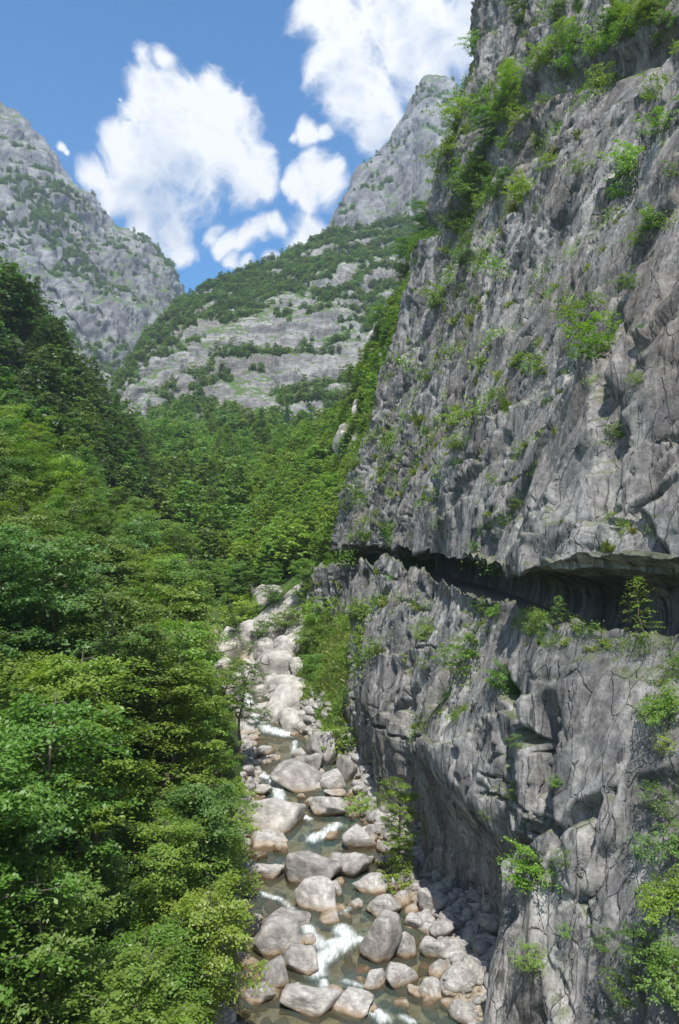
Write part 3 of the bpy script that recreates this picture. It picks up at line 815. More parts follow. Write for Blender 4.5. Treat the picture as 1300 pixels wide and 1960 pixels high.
def plant(seed, H, Rc, base=0.25, limbs=34, sprays=7, per=40, ls=0.26, style='round', lean=0.0, multi=1, rb=0.017):
    rng = np.random.default_rng(seed)
    wood = []; C = []; NN = []; SZ = []
    for s in range(multi):
        off = rng.normal(size=2) * (0.5 * Rc if multi > 1 else 0)
        hh = H * (1 if multi == 1 else rng.uniform(0.7, 1.0))
        k = 9
        tz = np.linspace(0, 1, k)
        bend = np.cumsum(rng.normal(size=(k, 2)) * 0.02 * hh, axis=0)
        path = np.stack([lean * hh * tz ** 1.6 + bend[:, 0] + off[0] * tz, bend[:, 1] + off[1] * tz, hh * tz], 1)
        path[0, :2] = 0
        wood.append(tube(path, rb * hh * (1 - 0.88 * tz) * (1.0 if multi == 1 else 0.6), 7))
        nl = limbs // multi
        for i in range(nl):
            u = (i + rng.uniform(0, 1)) / nl
            hf = base + (0.97 - base) * u
            p0 = np.array([np.interp(hf, tz, path[:, c]) for c in range(3)])
            az = i * 2.4 + rng.uniform(-0.5, 0.5)
            if style == 'conifer':
                L = Rc * (1 - u) ** 0.75 * rng.uniform(0.7, 1.1) + 0.15; el = -0.12 + 0.25 * u
            elif style == 'tall':
                L = Rc * (0.35 + 0.65 * math.sin(math.pi * (0.1 + 0.82 * u))) * rng.uniform(0.55, 1.15); el = 0.55
            else:
                L = Rc * math.sqrt(max(0.05, math.sin(math.pi * (0.16 + 0.76 * u)))) * rng.uniform(0.55, 1.2); el = rng.uniform(0.1, 0.6)
            dr = np.array([math.cos(az), math.sin(az), el])
            m = 5; tt = np.linspace(0, 1, m)
            lp = p0 + dr[None, :] * (tt[:, None] * L) + np.cumsum(rng.normal(size=(m, 3)) * 0.035 * L, axis=0)
            if style != 'conifer':
                lp[:, 2] -= 0.22 * L * tt ** 2
            lp[0] = p0
            wood.append(tube(lp, rb * hh * 0.26 * (1.05 - hf * 0.6) * (1 - 0.8 * tt), 4))
            side = np.array([-math.sin(az), math.cos(az), 0])
            for j in range(sprays):
                f = 0.28 + 0.78 * (j + rng.uniform(0, 1)) / sprays
                c = np.array([np.interp(min(f, 1), tt, lp[:, q]) for q in range(3)]) + dr * max(0, f - 1) * L
                sw = (0.36 if style != 'conifer' else 0.24) * L * (1.15 - 0.6 * f) + 0.1
                c = c + side * rng.normal() * sw * 0.8 + np.array([0, 0, rng.normal() * 0.05 * Rc])
                rs = max(0.16, 0.19 * Rc) * rng.uniform(0.7, 1.25)
                npl = max(4, int(per * rng.uniform(0.6, 1.3)))
                dd = dr * [1, 1, 0.3]; ang = rng.normal() * 0.5
                d1 = dd * math.cos(ang) + side * math.sin(ang); d2 = -dd * math.sin(ang) + side * math.cos(ang)
                a_ = rng.normal(size=npl) * rs * 0.62; b_ = rng.normal(size=npl) * rs * 0.42
                droop = -(a_ ** 2 + b_ ** 2) / rs * 0.35
                pts = c + a_[:, None] * d1 + b_[:, None] * d2 + np.stack([np.zeros(npl), np.zeros(npl), droop + rng.normal(size=npl) * rs * 0.13], 1)
                nn = rng.normal(size=(npl, 3)) * 0.42 + np.array([0, 0, 1.0]) + dr * 0.35
                C.append(pts); NN.append(nn); SZ.append(ls * rng.uniform(0.6, 1.25, npl))
    C = np.concatenate(C); NN = np.concatenate(NN); NN /= np.linalg.norm(NN, axis=1, keepdims=True)
    SZ = np.concatenate(SZ)
    lv_, lf = leaf_quads(rng, C, NN, SZ, 0.55 if style != 'conifer' else 0.4)
    wv, wf = joinvf(wood)
    tint = np.clip(rng.normal(0.5, 0.25, len(lf)), 0, 1)
    return wv, wf, lv_, lf, tint


class Proto:
    def __init__(self, name, **kw):
        wv, wf, lv_, lf, tint = plant(**kw)
        self.trunk = mesh_np(name + '_wood', wv, wf, (M_BARK,), True)
        self.crown = mesh_np(name + '_leaves', lv_, lf, (L_MID,), False, tint=tint)
        self.H = kw['H']
        self.raw = (wv, wf, lv_, lf, tint)


TREES = [Proto('broad_tree', seed=11, H=11, Rc=3.1, base=0.22, limbs=38, sprays=8, per=54, ls=0.215),
         Proto('round_tree', seed=12, H=10, Rc=3.4, base=0.18, limbs=38, sprays=8, per=54, ls=0.215),
         Proto('tall_tree', seed=13, H=13, Rc=2.7, base=0.2, limbs=44, sprays=7, per=50, ls=0.21, style='tall'),
         Proto('leaning_tree', seed=14, H=11, Rc=3.2, base=0.25, limbs=36, sprays=8, per=52, ls=0.215, lean=0.16),
         Proto('thin_tree', seed=15, H=12, Rc=2.4, base=0.35, limbs=36, sprays=7, per=38, ls=0.21, style='tall')]
CONIF = [Proto('conifer', seed=21, H=14, Rc=2.6, base=0.12, limbs=70, sprays=5, per=26, ls=0.22, style='conifer', rb=0.012),
         Proto('bare_conifer', seed=22, H=15, Rc=1.9, base=0.42, limbs=40, sprays=4, per=22, ls=0.22, style='conifer', rb=0.010)]
SHRUB = [Proto('shrub', seed=31, H=2.2, Rc=1.2, base=0.1, limbs=26, sprays=5, per=22, ls=0.13, multi=4, rb=0.014),
         Proto('open_shrub', seed=32, H=2.6, Rc=1.2, base=0.2, limbs=24, sprays=4, per=18, ls=0.12, multi=4, style='tall', rb=0.012),
         Proto('dense_shrub', seed=33, H=1.8, Rc=1.3, base=0.05, limbs=30, sprays=6, per=24, ls=0.12, multi=5, rb=0.014)]
SAPL = [Proto('sapling', seed=41, H=2.6, Rc=0.9, base=0.08, limbs=26, sprays=4, per=12, ls=0.11, style='conifer', rb=0.009)]


def put_plant(name, proto, loc, h, leaf, label, cat, group=None, rz=0.0, tiltv=(0, 0), squash=1.0):
    e = bpy.data.objects.new(name, None)
    e.empty_display_size = 0.3
    e.location = tuple(float(k) for k in loc)
    s = h / proto.H
    e.scale = (s * squash, s * squash, s)
    e.rotation_euler = (tiltv[0], tiltv[1], rz)
    COL.objects.link(e)
    tag(e, label, cat, group)
    add('trunk' if cat == 'tree' else 'stem', proto.trunk, e)
    c = add('crown' if cat == 'tree' else 'foliage', proto.crown, e)
    c.material_slots[0].link = 'OBJECT'
    c.material_slots[0].material = leaf
    return e


# ---- instanced masses
def proto_collection(name, items):
    c = bpy.data.collections.new(name)
    for nm, me in items:
        c.objects.link(bpy.data.objects.new(nm, me))
    return c


def merged(proto, leaf, name):
    wv, wf, lv_, lf, tint = proto.raw
    V = np.concatenate([wv, lv_]); F = np.concatenate([wf, lf + len(wv)])
    return mesh_np(name, V, F, (M_BARK, leaf), False, np.concatenate([np.zeros(len(wf)), np.ones(len(lf))]), np.concatenate([np.full(len(wf), .5), tint]))


def scatter(name, pts, rot, scl, idx, coll, label, cat, kind='stuff'):
    me = bpy.data.meshes.new(name)
    me.vertices.add(len(pts)); me.vertices.foreach_set('co', np.asarray(pts, np.float32).ravel())
    for an, ty, dat in (('rot', 'FLOAT_VECTOR', rot), ('scl', 'FLOAT_VECTOR', scl)):
        a = me.attributes.new(an, ty, 'POINT'); a.data.foreach_set('vector', np.asarray(dat, np.float32).ravel())
    a = me.attributes.new('idx', 'INT', 'POINT'); a.data.foreach_set('value', np.asarray(idx, np.int32))
    o = add(name, me)
    t = bpy.data.node_groups.new(name + '_nodes', 'GeometryNodeTree')
    t.interface.new_socket('Geometry', in_out='INPUT', socket_type='NodeSocketGeometry')
    t.interface.new_socket('Geometry', in_out='OUTPUT', socket_type='NodeSocketGeometry')
    N_ = t.nodes; Lk = t.links.new
    gi = N_.new('NodeGroupInput'); go = N_.new('NodeGroupOutput')
    iop = N_.new('GeometryNodeInstanceOnPoints'); ci = N_.new('GeometryNodeCollectionInfo')
    ci.inputs['Collection'].default_value = coll
    ci.inputs['Separate Children'].default_value = True; ci.inputs['Reset Children'].default_value = True
    iop.inputs['Pick Instance'].default_value = True
    Lk(gi.outputs[0], iop.inputs['Points']); Lk(ci.outputs[0], iop.inputs['Instance'])
    for an, ty, sk in (('rot', 'FLOAT_VECTOR', 'Rotation'), ('scl', 'FLOAT_VECTOR', 'Scale'), ('idx', 'INT', 'Instance Index')):
        na = N_.new('GeometryNodeInputNamedAttribute'); na.data_type = ty; na.inputs['Name'].default_value = an
        Lk(na.outputs[0], iop.inputs[sk])
    Lk(iop.outputs[0], go.inputs[0])
    md = o.modifiers.new('scatter', 'NODES'); md.node_group = t
    tag(o, label, cat, kind=kind)
    return o


FARP = [Proto('far_tree', seed=51 + i, H=h, Rc=r, base=0.08, limbs=20, sprays=4, per=7, ls=0.95, style=s) for i, (h, r, s) in enumerate([(7, 3.0, 'round'), (6, 3.2, 'round'), (8, 2.6, 'tall')])]
C_FAR = proto_collection('far_tree_kinds', [('far_tree', merged(p, l, 'far_tree')) for p, l in zip(FARP, (L_FAR, L_MID, L_FAR))])
MIDP = [Proto('mid_tree', seed=61 + i, H=h, Rc=r, base=0.12, limbs=28, sprays=5, per=14, ls=0.55, style=s) for i, (h, r, s) in enumerate([(9, 3.0, 'round'), (8, 3.2, 'round'), (11, 2.6, 'tall')])]
C_MID = proto_collection('mid_tree_kinds', [('a_mid_tree', merged(MIDP[0], L_MID, 'mid_tree')), ('b_mid_tree', merged(MIDP[1], L_DRK, 'mid_tree')), ('c_mid_tree', merged(MIDP[2], L_MID, 'mid_tree')), ('d_mid_tree', merged(CONIF[0], L_DRK, 'mid_tree'))])


C_SHADE = proto_collection('spur_tree_kinds', [('a_spur_tree', merged(MIDP[0], L_SHADE, 'spur_tree')), ('b_spur_tree', merged(MIDP[1], L_SHADE, 'spur_tree')), ('c_spur_tree', merged(MIDP[2], L_DRK, 'spur_tree')), ('d_spur_tree', merged(CONIF[0], L_SHADE, 'spur_tree'))])
C_SCRUB = proto_collection('scrub_kinds', [('a_scrub', merged(MIDP[0], L_YEL, 'scrub')), ('b_scrub', merged(MIDP[1], L_MID, 'scrub')), ('c_scrub', merged(MIDP[2], L_YEL, 'scrub'))])


def sheet_points(S, n, rng, nzmin, nzsoft, lam, thr, vmin=0.0, vmax=1.0, keep=None, vb=0.0):
    G, Nn = S
    a, b = G.shape[:2]
    i = rng.integers(0, a - 1, n); j = rng.integers(int(b * vmin), max(1, int(b * vmax) - 1), n)
    area = np.linalg.norm(np.cross(G[i + 1, j] - G[i, j], G[i, j + 1] - G[i, j]), axis=1)
    ok = rng.uniform(0, 1, n) < area / np.percentile(area, 97)
    i, j = i[ok], j[ok]
    f = rng.uniform(0, 1, (2, len(i), 1))
    p = G[i, j] + (G[i + 1, j] - G[i, j]) * f[0] + (G[i, j + 1] - G[i, j]) * f[1]
    nz = Nn[i, j, 2]
    q = nz + nzsoft * fbm(p[:, 0] / lam, p[:, 1] / lam, p[:, 2] / lam, 3) + vb * (sstep(0.45, 0.8, j / b) - 0.4)
    px_ = 650 + p[:, 0] / p[:, 1] * FPX; py_ = 980 - p[:, 2] / p[:, 1] * FPX
    ok = (q > nzmin) & (px_ > -80) & (px_ < 1380) & (py_ > -80)
    if keep is not None:
        ok &= keep(p, px_, py_)
    return p[ok]


def mass(name, p, rng, lo, hi, nk, coll, label, sink=0.3):
    n = len(p)
    s = rng.uniform(lo, hi, n) * np.exp(rng.normal(0, 0.18, n))
    p = p.copy(); p[:, 2] -= sink * s
    rot = np.stack([rng.normal(0, 0.06, n), rng.normal(0, 0.06, n), rng.uniform(0, 6.28, n)], 1)
    scl = np.stack([s * rng.uniform(0.85, 1.2, n), s * rng.uniform(0.85, 1.2, n), s], 1)
    scatter(name, p, rot, scl, np.where(rng.uniform(0, 1, n) < 0.04, nk - 1, rng.integers(0, min(nk, 3), n)), coll, label, 'forest')
    return n


rng = np.random.default_rng(5)
c1 = mass('ridge_woodland', sheet_points(S_RIDGE, 90000, rng, 0.80, 0.4, 30, 0, vb=0.34), rng, 0.38, 0.72, 3, C_FAR, 'low green woodland on the ledges of the terraced hill')
c2 = mass('mountain_scrub', sheet_points(S_MOUNT, 90000, rng, 0.80, 0.75, 110, 0), rng, 0.35, 0.8, 3, C_FAR, 'dark green scrub on the ledges of the grey mountain')
c3 = mass('peak_scrub', sheet_points(S_PEAK, 16000, rng, 0.76, 0.4, 50, 0), rng, 0.45, 0.9, 3, C_FAR, 'scrub on the ledges of the bare peak')
c4 = mass('valley_forest', sheet_points(S_VALLEY, 3600, rng, 0.1, 0.1, 30, 0), rng, 0.75, 1.2, 4, C_MID, 'dense green forest at the head of the gorge')
c5 = mass('spur_forest', sheet_points(S_LEFT, 2600, rng, 0.46, 0.2, 25, 0), rng, 0.6, 1.05, 4, C_SHADE, 'shade-toned green forest on the spur above the wood')
c6 = mass('slope_scrub', sheet_points(S_SPUR, 16000, rng, 0.30, 0.3, 16, 0), rng, 0.16, 0.42, 3, C_SCRUB, 'green scrub on the steep slope beyond the cliff')
Xb = rng.uniform(-30, 50, 9000); Yb = rng.uniform(106, 226, 9000)
drb = Xb - (stream_x(Yb) + stream_w(Yb))
okb = (drb > 4) & (650 + Xb / Yb * FPX < 760) & (pn(Xb * 0.12, Yb * 0.12, 8.2) > -0.45) & ((Yb > 116) | (Xb > -3))
c7 = mass('bank_scrub', np.stack([Xb[okb], Yb[okb], ground_z(Xb[okb], Yb[okb])], 1), rng, 0.25, 0.6, 3, C_SCRUB, 'green scrub on the bank above the pale outcrop')
print('masses', c1, c2, c3, c4, c5, c6, time.time() - T0)

# ------------------------------------------------------------------ the wood on the left bank: single trees
rng = np.random.default_rng(77)
cand = []
for k in range(9000):
    Y = 21 * math.exp(rng.uniform(0, math.log(150 / 21)))
    X = rng.uniform(-75, 5)
    edge = stream_x(Y) - stream_w(Y) - X
    if edge < 1.2 or edge > 70:
        continue
    cand.append((Y, X, edge))
cand.sort()
taken = []
for Y, X, e in cand:
    sp = 3.1 + 0.008 * Y
    if all((X - a) ** 2 + (Y - b) ** 2 > sp * sp for a, b, _ in taken):
        px_ = 650 + X / Y * FPX
        if 72 < Y < 126 and 650 + (X + 2.6) / Y * FPX > 405:
            continue
        if 980 - (ground_z(X, Y) + 10.5) / Y * FPX < np.interp(px_, [-140, 0, 100, 200, 300], [640, 715, 770, 835, 880]):
            continue
        if -140 < px_ < 800:
            taken.append((X, Y, e))
print('trees possible', len(taken))
TX = np.array(taken)
TZ = ground_z(TX[:, 0], TX[:, 1])
LEAFS = [(L_MID, 'mid-green'), (L_YEL, 'yellow-green'), (L_DRK, 'deep green'), (L_BLU, 'bluish green')]
PN = ['broad', 'round-crowned', 'tall', 'leaning', 'slender']
nt = 0
rest = []
for (X, Y, e), Z in zip(taken, TZ):
    py_top = 980 - (Z + 11) / Y * FPX
    if nt >= 280 or py_top > 2000:
        if py_top <= 2000:
            rest.append((X, Y, Z))
        continue
    r = rng.uniform()
    li = int(rng.choice(4, p=[0.42, 0.24, 0.2, 0.14]))
    k = int(rng.integers(0, 5)); pr = TREES[k]; nm = 'leafy_tree'
    h = rng.uniform(8.0, 12.5)
    kind = PN[k]
    if e < 5:
        h *= 0.72
    if r < 0.05 and e > 8 and Y > 45:
        k = int(rng.integers(0, 2)); pr = CONIF[k]; nm = 'conifer_tree'; li = 2; h = rng.uniform(12, 16)
        kind = ['full conical conifer', 'bare-stemmed conifer'][k]
    bands = ['at the water edge', 'just above the water', 'low on the bank', 'partway up the bank', 'halfway up the bank', 'well up the bank', 'high on the bank', 'near the bank top']
    band = bands[int(np.searchsorted([4, 8, 12, 17, 23, 30, 40], e))]
    dists = ['below the viewer', 'near the viewer', 'beside the lowest rapid', 'beside the lower boulders', 'beside the middle pool', 'beside the small waterfall', 'beside the far pool', 'facing the pale outcrop', 'beyond the outcrop', 'deep in the valley']
    dist = dists[int(np.searchsorted([22, 30, 40, 48, 57, 67, 80, 95, 115], Y))]
    size = 'large ' if h > 10.6 else 'small ' if h < 8.6 else ''
    lab = f'{size}{LEAFS[li][1]} {kind} tree {band} {dist}, left wood'
    if nm == 'conifer_tree':
        lab = f'{kind} {band} {dist}, left wood'
    put_plant(nm, pr, (X, Y, Z - 0.3), h, LEAFS[li][0], lab, 'tree', 'trees of the wood on the left bank', rng.uniform(0, 6.28), (rng.normal() * 0.05, rng.normal() * 0.05 + (0.10 if e < 6 else 0.03)), rng.uniform(0.9, 1.25))
    nt += 1
print('trees', nt, 'rest', len(rest))
for X, Y, h, k, lf, lab in [(-8.2, 38, 7.5, 1, L_MID, 'round tree overhanging the boulders at the lower left'), (-6.4, 34.5, 8.0, 3, L_YEL, 'bright leaning tree overhanging the water at the bottom'),
                            (-8.8, 43.5, 8.0, 0, L_BLU, 'bluish broad tree over the shore beside the lower rapid'), (-6.8, 29.5, 6.5, 1, L_YEL, 'bright round tree at the very bottom of the wood')]:
    put_plant('leafy_tree', TREES[k], (X, Y, float(ground_z(X, Y)) - 0.3), h, lf, lab, 'tree', 'trees of the wood on the left bank', k * 1.3, (0, 0.12), 1.1)
if rest:
    rp = np.array(rest)
    mass('wood_beyond', rp, rng, 0.9, 1.25, 4, C_MID, 'farther trees of the wood on the left bank')

# trees that would share a label are told apart by their place towards the water
by = {}
for o in COL.objects:
    if o.get('group') == 'trees of the wood on the left bank':
        by.setdefault(o['label'], []).append(o)
for lab, lst in by.items():
    if len(lst) > 1:
        lst.sort(key=lambda o: float(stream_x(o.location.y)) - o.location.x)
        words = ['nearer the water', 'farther from the water'] if len(lst) == 2 else ['nearest the water', 'between its two likes', 'farthest from the water', 'last of its likes'][:len(lst)]
        for o, wd_ in zip(lst, words):
            o['label'] = lab.replace(', left wood', '') + ', ' + wd_

# ------------------------------------------------------------------ boulders
def boulder_mesh(seed, sub=4, facets=11, soft=9.0, rough=0.05):
    rng = np.random.default_rng(seed)
    import bmesh
    bm = bmesh.new(); bmesh.ops.create_icosphere(bm, subdivisions=sub, radius=1.0)
    V = np.array([v.co[:] for v in bm.verts]); F = np.array([[v.index for v in f.verts] for f in bm.faces]); bm.free()
    n = rng.normal(size=(facets, 3)); n /= np.linalg.norm(n, axis=1, keepdims=True)
    n = np.concatenate([n, [[0, 0, 1], [0, 0, -1]]])
    h = np.concatenate([rng.uniform(0.52, 0.92, facets), np.full(2, 0.9)])
    dt = np.clip(V @ n.T, 1e-3, None)
    r = np.minimum(h[None, :] / dt, 1.25)
    r = -np.log(np.sum(np.exp(-soft * np.minimum(r, 4)), 1)) / soft
    r = r / np.percentile(r, 80)
    V = V * r[:, None]
    nz = fbm(V[:, 0] * 1.6 + seed, V[:, 1] * 1.6, V[:, 2] * 1.6, 4, 0.55)
    V = V * (1 + rough * nz)[:, None]
    V = V / np.abs(V).max(0)
    return mesh_np('boulder', V, F, (M_BOULDER,), True)


BM = [boulder_mesh(100 + i, 4, 8 + i % 5, 34 + (i * 5) % 19, 0.045 + 0.025 * (i % 3)) for i in range(14)]


SLABM = [boulder_mesh(700 + i, 4, 7 + i % 3, 60, 0.03) for i in range(8)]


def boulder(x, y, wpx, hpx, label, mat=M_BOULDER, mesh=0, rz=0.0, tilt=(0, 0), name='boulder', group='boulders in the stream bed', sink=0.28, cat='boulder', flat=None):
    g = px_ground(x, y + hpx * 0.28)
    zw = water_z(g[1])
    d = g[1]
    th = math.atan2(y - 980, FPX)
    wm = wpx * 1.24 / FPX * d; hm = hpx * 1.22 / FPX * d
    dep = wm * 0.8
    hgt = (hm - dep * math.sin(th) * 0.75) / math.cos(th)
    hgt = min(max(hgt, 0.38 * wm), 1.1 * wm)
    if flat:
        hgt = flat * wm
    zb = max(g[2], zw - 0.35)
    sz = (wm / 2, dep / 2, hgt / 2 * 1.25)
    loc = (g[0], d + dep * 0.12, zb + hgt / 2 * 1.25 - sink * hgt)
    o = add(name, SLABM[mesh % 8] if name == 'outcrop_rock' else BM[mesh % len(BM)], None, loc, (tilt[0], tilt[1], rz), sz)
    if mat is not M_BOULDER:
        o.material_slots[0].link = 'OBJECT'; o.material_slots[0].material = mat
    return tag(o, label, cat, group)


B2 = M_BOULDER2
for i, b in enumerate([
    (622, 1450, 64, 64, 'tall rounded boulder under the grassy slope at the far pool', B2),
    (592, 1477, 66, 46, 'grey boulder leaning on the tall rounded one at the far pool', B2),
    (570, 1499, 90, 46, 'long dark slanted slab of rock beside the small waterfall', B2),
    (643, 1507, 50, 36, 'pale boulder behind the slanted slab, against the cliff foot'),
    (633, 1555, 76, 48, 'broad pale boulder just right of the small cascade'),
    (592, 1544, 28, 22, 'small boulder in front of the long slanted slab'),
    (538, 1576, 120, 74, 'huge flat cream boulder with an orange rim on the left shore'),
    (635, 1611, 36, 20, 'low dark boulder standing in the middle pool', B2),
    (684, 1624, 66, 48, 'blocky whitish boulder at the right edge of the middle pool'),
    (669, 1671, 68, 56, 'grey boulder with a dark hollow beside the biggest boulder', B2),
    (590, 1680, 104, 78, 'biggest grey boulder, peaked, damming the middle pool', B2),
    (605, 1734, 76, 64, 'pale rounded boulder in front of the biggest grey one'),
    (645, 1719, 33, 30, 'small round boulder right of the pale rounded one'),
    (704, 1708, 62, 48, 'cream boulder below the grey hollowed one on the right shore'),
    (540, 1639, 29, 27, 'small oval white boulder at the left edge of the middle pool'),
    (514, 1680, 66, 42, 'flat white rock with orange foot on the left shore'),
    (508, 1624, 64, 42, 'flat cream rock half shaded under the left bank'),
    (637, 1772, 44, 24, 'low cream rock above the white rapid'),
    (738, 1751, 60, 50, 'cream boulder on the right shore at the edge of the shade'),
    (732, 1826, 76, 92, 'upright grey boulder right of the white rapid', B2),
    (782, 1822, 46, 74, 'boulder half in the cliff shadow behind the upright grey one'),
    (717, 1895, 48, 44, 'round pale boulder below the upright grey one'),
    (764, 1889, 62, 52, 'white angular boulder below the upright grey one'),
    (798, 1914, 34, 30, 'small pinkish boulder at the edge of the cliff shadow'),
    (542, 1774, 90, 56, 'wide rounded grey boulder left of the rapid', B2),
    (533, 1813, 94, 72, 'large angular boulder in front of the wide rounded one', B2),
    (471, 1781, 52, 58, 'rounded boulder under the leaves on the left shore', B2),
    (585, 1816, 33, 31, 'small cream boulder between rapid and large angular boulder'),
    (583, 1863, 78, 62, 'smooth brownish boulder beside the rapid, lower left', B2),
    (602, 1930, 108, 68, 'big whitish boulder at the bottom, left of the water'),
    (673, 1938, 68, 50, 'pale boulder at the bottom beside the big whitish one'),
    (718, 1946, 30, 20, 'dark wet rock at the bottom in the white water', M_WET),
    (632, 1826, 25, 14, 'small dark wet rock in the rapid', M_WET),
    (680, 1740, 32, 26, 'pale rock washed over by water right of the rounded boulder'),
    (527, 1460, 33, 13, 'low pale rock lying in the far pool'),
    (505, 1445, 36, 22, 'pale rock at the left edge of the far pool'),
    (574, 1452, 32, 22, 'small pale boulder left of the tall rounded one'),
    (497, 1514, 38, 24, 'pale flat rock left of the small waterfall'),
    (826, 1727, 60, 48, 'shaded boulder in the hollow under the cliff'),
    (824, 1915, 40, 44, 'shaded boulder right of the small pinkish one'),
    (836, 1826, 54, 44, 'shaded boulder deep in the cliff shadow'),
    (766, 1731, 28, 30, 'small boulder at the top of the shadow edge'),
    (757, 1706, 24, 28, 'small grey boulder below the tree at the cliff foot'),
    (706, 1667, 22, 26, 'small pale stone right of the hollowed boulder'),
    (730, 1690, 20, 22, 'small pale stone under the tree at the cliff foot'),
    (533, 1888, 54, 56, 'grey boulder among leaves at the lower left shore', B2),
    (498, 1916, 64, 48, 'pale boulder at the bottom among leaves', B2),
    (563, 1905, 36, 30, 'small rock between the two boulders at lower left'),
    (667, 1548, 20, 20, 'small stone on the broad pale boulder side'),
    (680, 1566, 29, 21, 'cream stone at the cliff foot right of the broad pale boulder'),
    (577, 1535, 19, 18, 'little stone at the front of the slanted slab'),
    (640, 1528, 40, 24, 'low boulder between the slanted slab and the broad pale one'),
    (660, 1480, 40, 60, 'brownish boulder wedged at the cliff foot by the far pool', B2),
    (710, 1600, 24, 40, 'narrow pale boulder standing at the cliff foot', B2),
    (800, 1775, 40, 36, 'shaded boulder behind the half-shaded one'),
    (868, 1880, 46, 40, 'dim boulder at the foot of the near buttress'),
    (770, 1940, 40, 22, 'flat cream rock at the bottom right of the stream'),
    (650, 1790, 20, 12, 'small wet stone at the head of the rapid', M_WET),
]):
    x, y, ww, hh, lab = b[:5]
    mt = b[5] if len(b) > 5 else M_BOULDER
    rr = random.Random(i * 7 + 3)
    boulder(x, y, ww, hh, lab, mt, i * 5 + 2, rr.uniform(-0.5, 0.5), (rr.uniform(-0.15, 0.15), rr.uniform(-0.15, 0.15)) if i != 2 else (0.1, 0.38))

for i, (x, y, ww, hh, lab) in enumerate([
    (471, 1300, 84, 84, 'largest smooth slab of the pale outcrop above the far pool'), (526, 1313, 42, 32, 'wedge-shaped block right of the largest slab'),
    (538, 1282, 72, 46, 'long block at the top right of the pale outcrop'), (557, 1328, 68, 62, 'wide slab at the right side of the pale outcrop'),
    (543, 1362, 74, 40, 'low slab above the white water of the far pool'), (557, 1390, 52, 34, 'rounded block standing at the far pool edge'),
    (497, 1332, 40, 28, 'small block under the largest slab'), (499, 1277, 40, 48, 'upright block between the largest slab and the long block'),
    (446, 1240, 76, 40, 'flat rock at the upper left of the pale outcrop'), (481, 1217, 48, 30, 'pale rock at the very top of the outcrop'),
    (529, 1212, 36, 26, 'pale rock beside the bush on top of the outcrop'), (552, 1243, 44, 28, 'pale rock under the green bushes of the outcrop'),
    (525, 1380, 50, 28, 'dark-footed block over the white water'), (568, 1272, 36, 46, 'tilted block at the grassy edge of the outcrop'),
    (580, 1367, 26, 28, 'small block at the grassy edge near the pool'), (500, 1362, 36, 30, 'block left of the low slab, close to the stream'),
    (430, 1275, 40, 40, 'pale rock half behind the leaves, left of the outcrop'), (510, 1245, 40, 26, 'broken block above the upright one'),
    (478, 1130, 44, 40, 'pale rock face showing among trees above the outcrop'), (515, 1142, 40, 24, 'low pale rock among trees above the outcrop')]):
    rr = random.Random(i * 11 + 5); ww *= 1.2; hh *= 1.2
    boulder(x, y, ww, hh, lab, M_SLAB, i * 3 + 1, rr.uniform(-0.6, 0.6), (0.55 + rr.uniform(-0.1, 0.15), rr.uniform(-0.3, 0.1)), 'outcrop_rock', 'slabs of the pale outcrop', 0.42, 'rock', 0.55)

# cobbles: many small stones nobody could count
rng = np.random.default_rng(3)
n = 7000
Y = 36 * np.exp(rng.uniform(0, math.log(98 / 36), n)); U = rng.uniform(-1.25, 1.9, n)
X = stream_x(Y) + U * stream_w(Y)
cl = pn(X * 0.5, Y * 0.5, 2.0) + 0.9 * np.minimum(np.abs(U), 1.2) ** 2
ok = cl > rng.uniform(-0.1, 1.0, n)
X, Y = X[ok], Y[ok]
Z = ground_z(X, Y)
s = np.minimum(np.exp(rng.normal(-1.5, 0.65, len(X))), 0.8)
SM = [boulder_mesh(300 + i, 2, 8, 9, 0.05) for i in range(5)]
for m_ in SM[3:]:
    m_.materials[0] = B2
C_COB = proto_collection('cobble_kinds', [(f'{"abcde"[i]}_cobble', m_) for i, m_ in enumerate(SM)])
scatter('cobbles', np.stack([X, Y, Z + s * 0.2], 1), np.stack([rng.normal(0, .3, len(X)), rng.normal(0, .3, len(X)), rng.uniform(0, 6.3, len(X))], 1),
        np.stack([s * rng.uniform(.8, 1.4, len(X)), s, s * rng.uniform(.5, .8, len(X))], 1), rng.integers(0, 5, len(X)), C_COB, 'pale cobbles and pebbles along the stream', 'cobbles')

# ------------------------------------------------------------------ plants on the cliff
rng = np.random.default_rng(21)


def cliff_plant(x, y, hpx, proto, leaf, label, cat='bush', name='cliff_bush', group='bushes growing on the cliff', out_=0.0, tilt=0.3, sq=1.0):
    p, n = cliff_at(x, y)
    h = hpx / FPX * p[1]
    p = p - n * 0.12 * h * 0.5
    return put_plant(name, proto, p, h, leaf, label, cat, group, rng.uniform(0, 6.28), (0.1 * rng.normal(), -tilt * rng.uniform(0.5, 1.2)), sq)


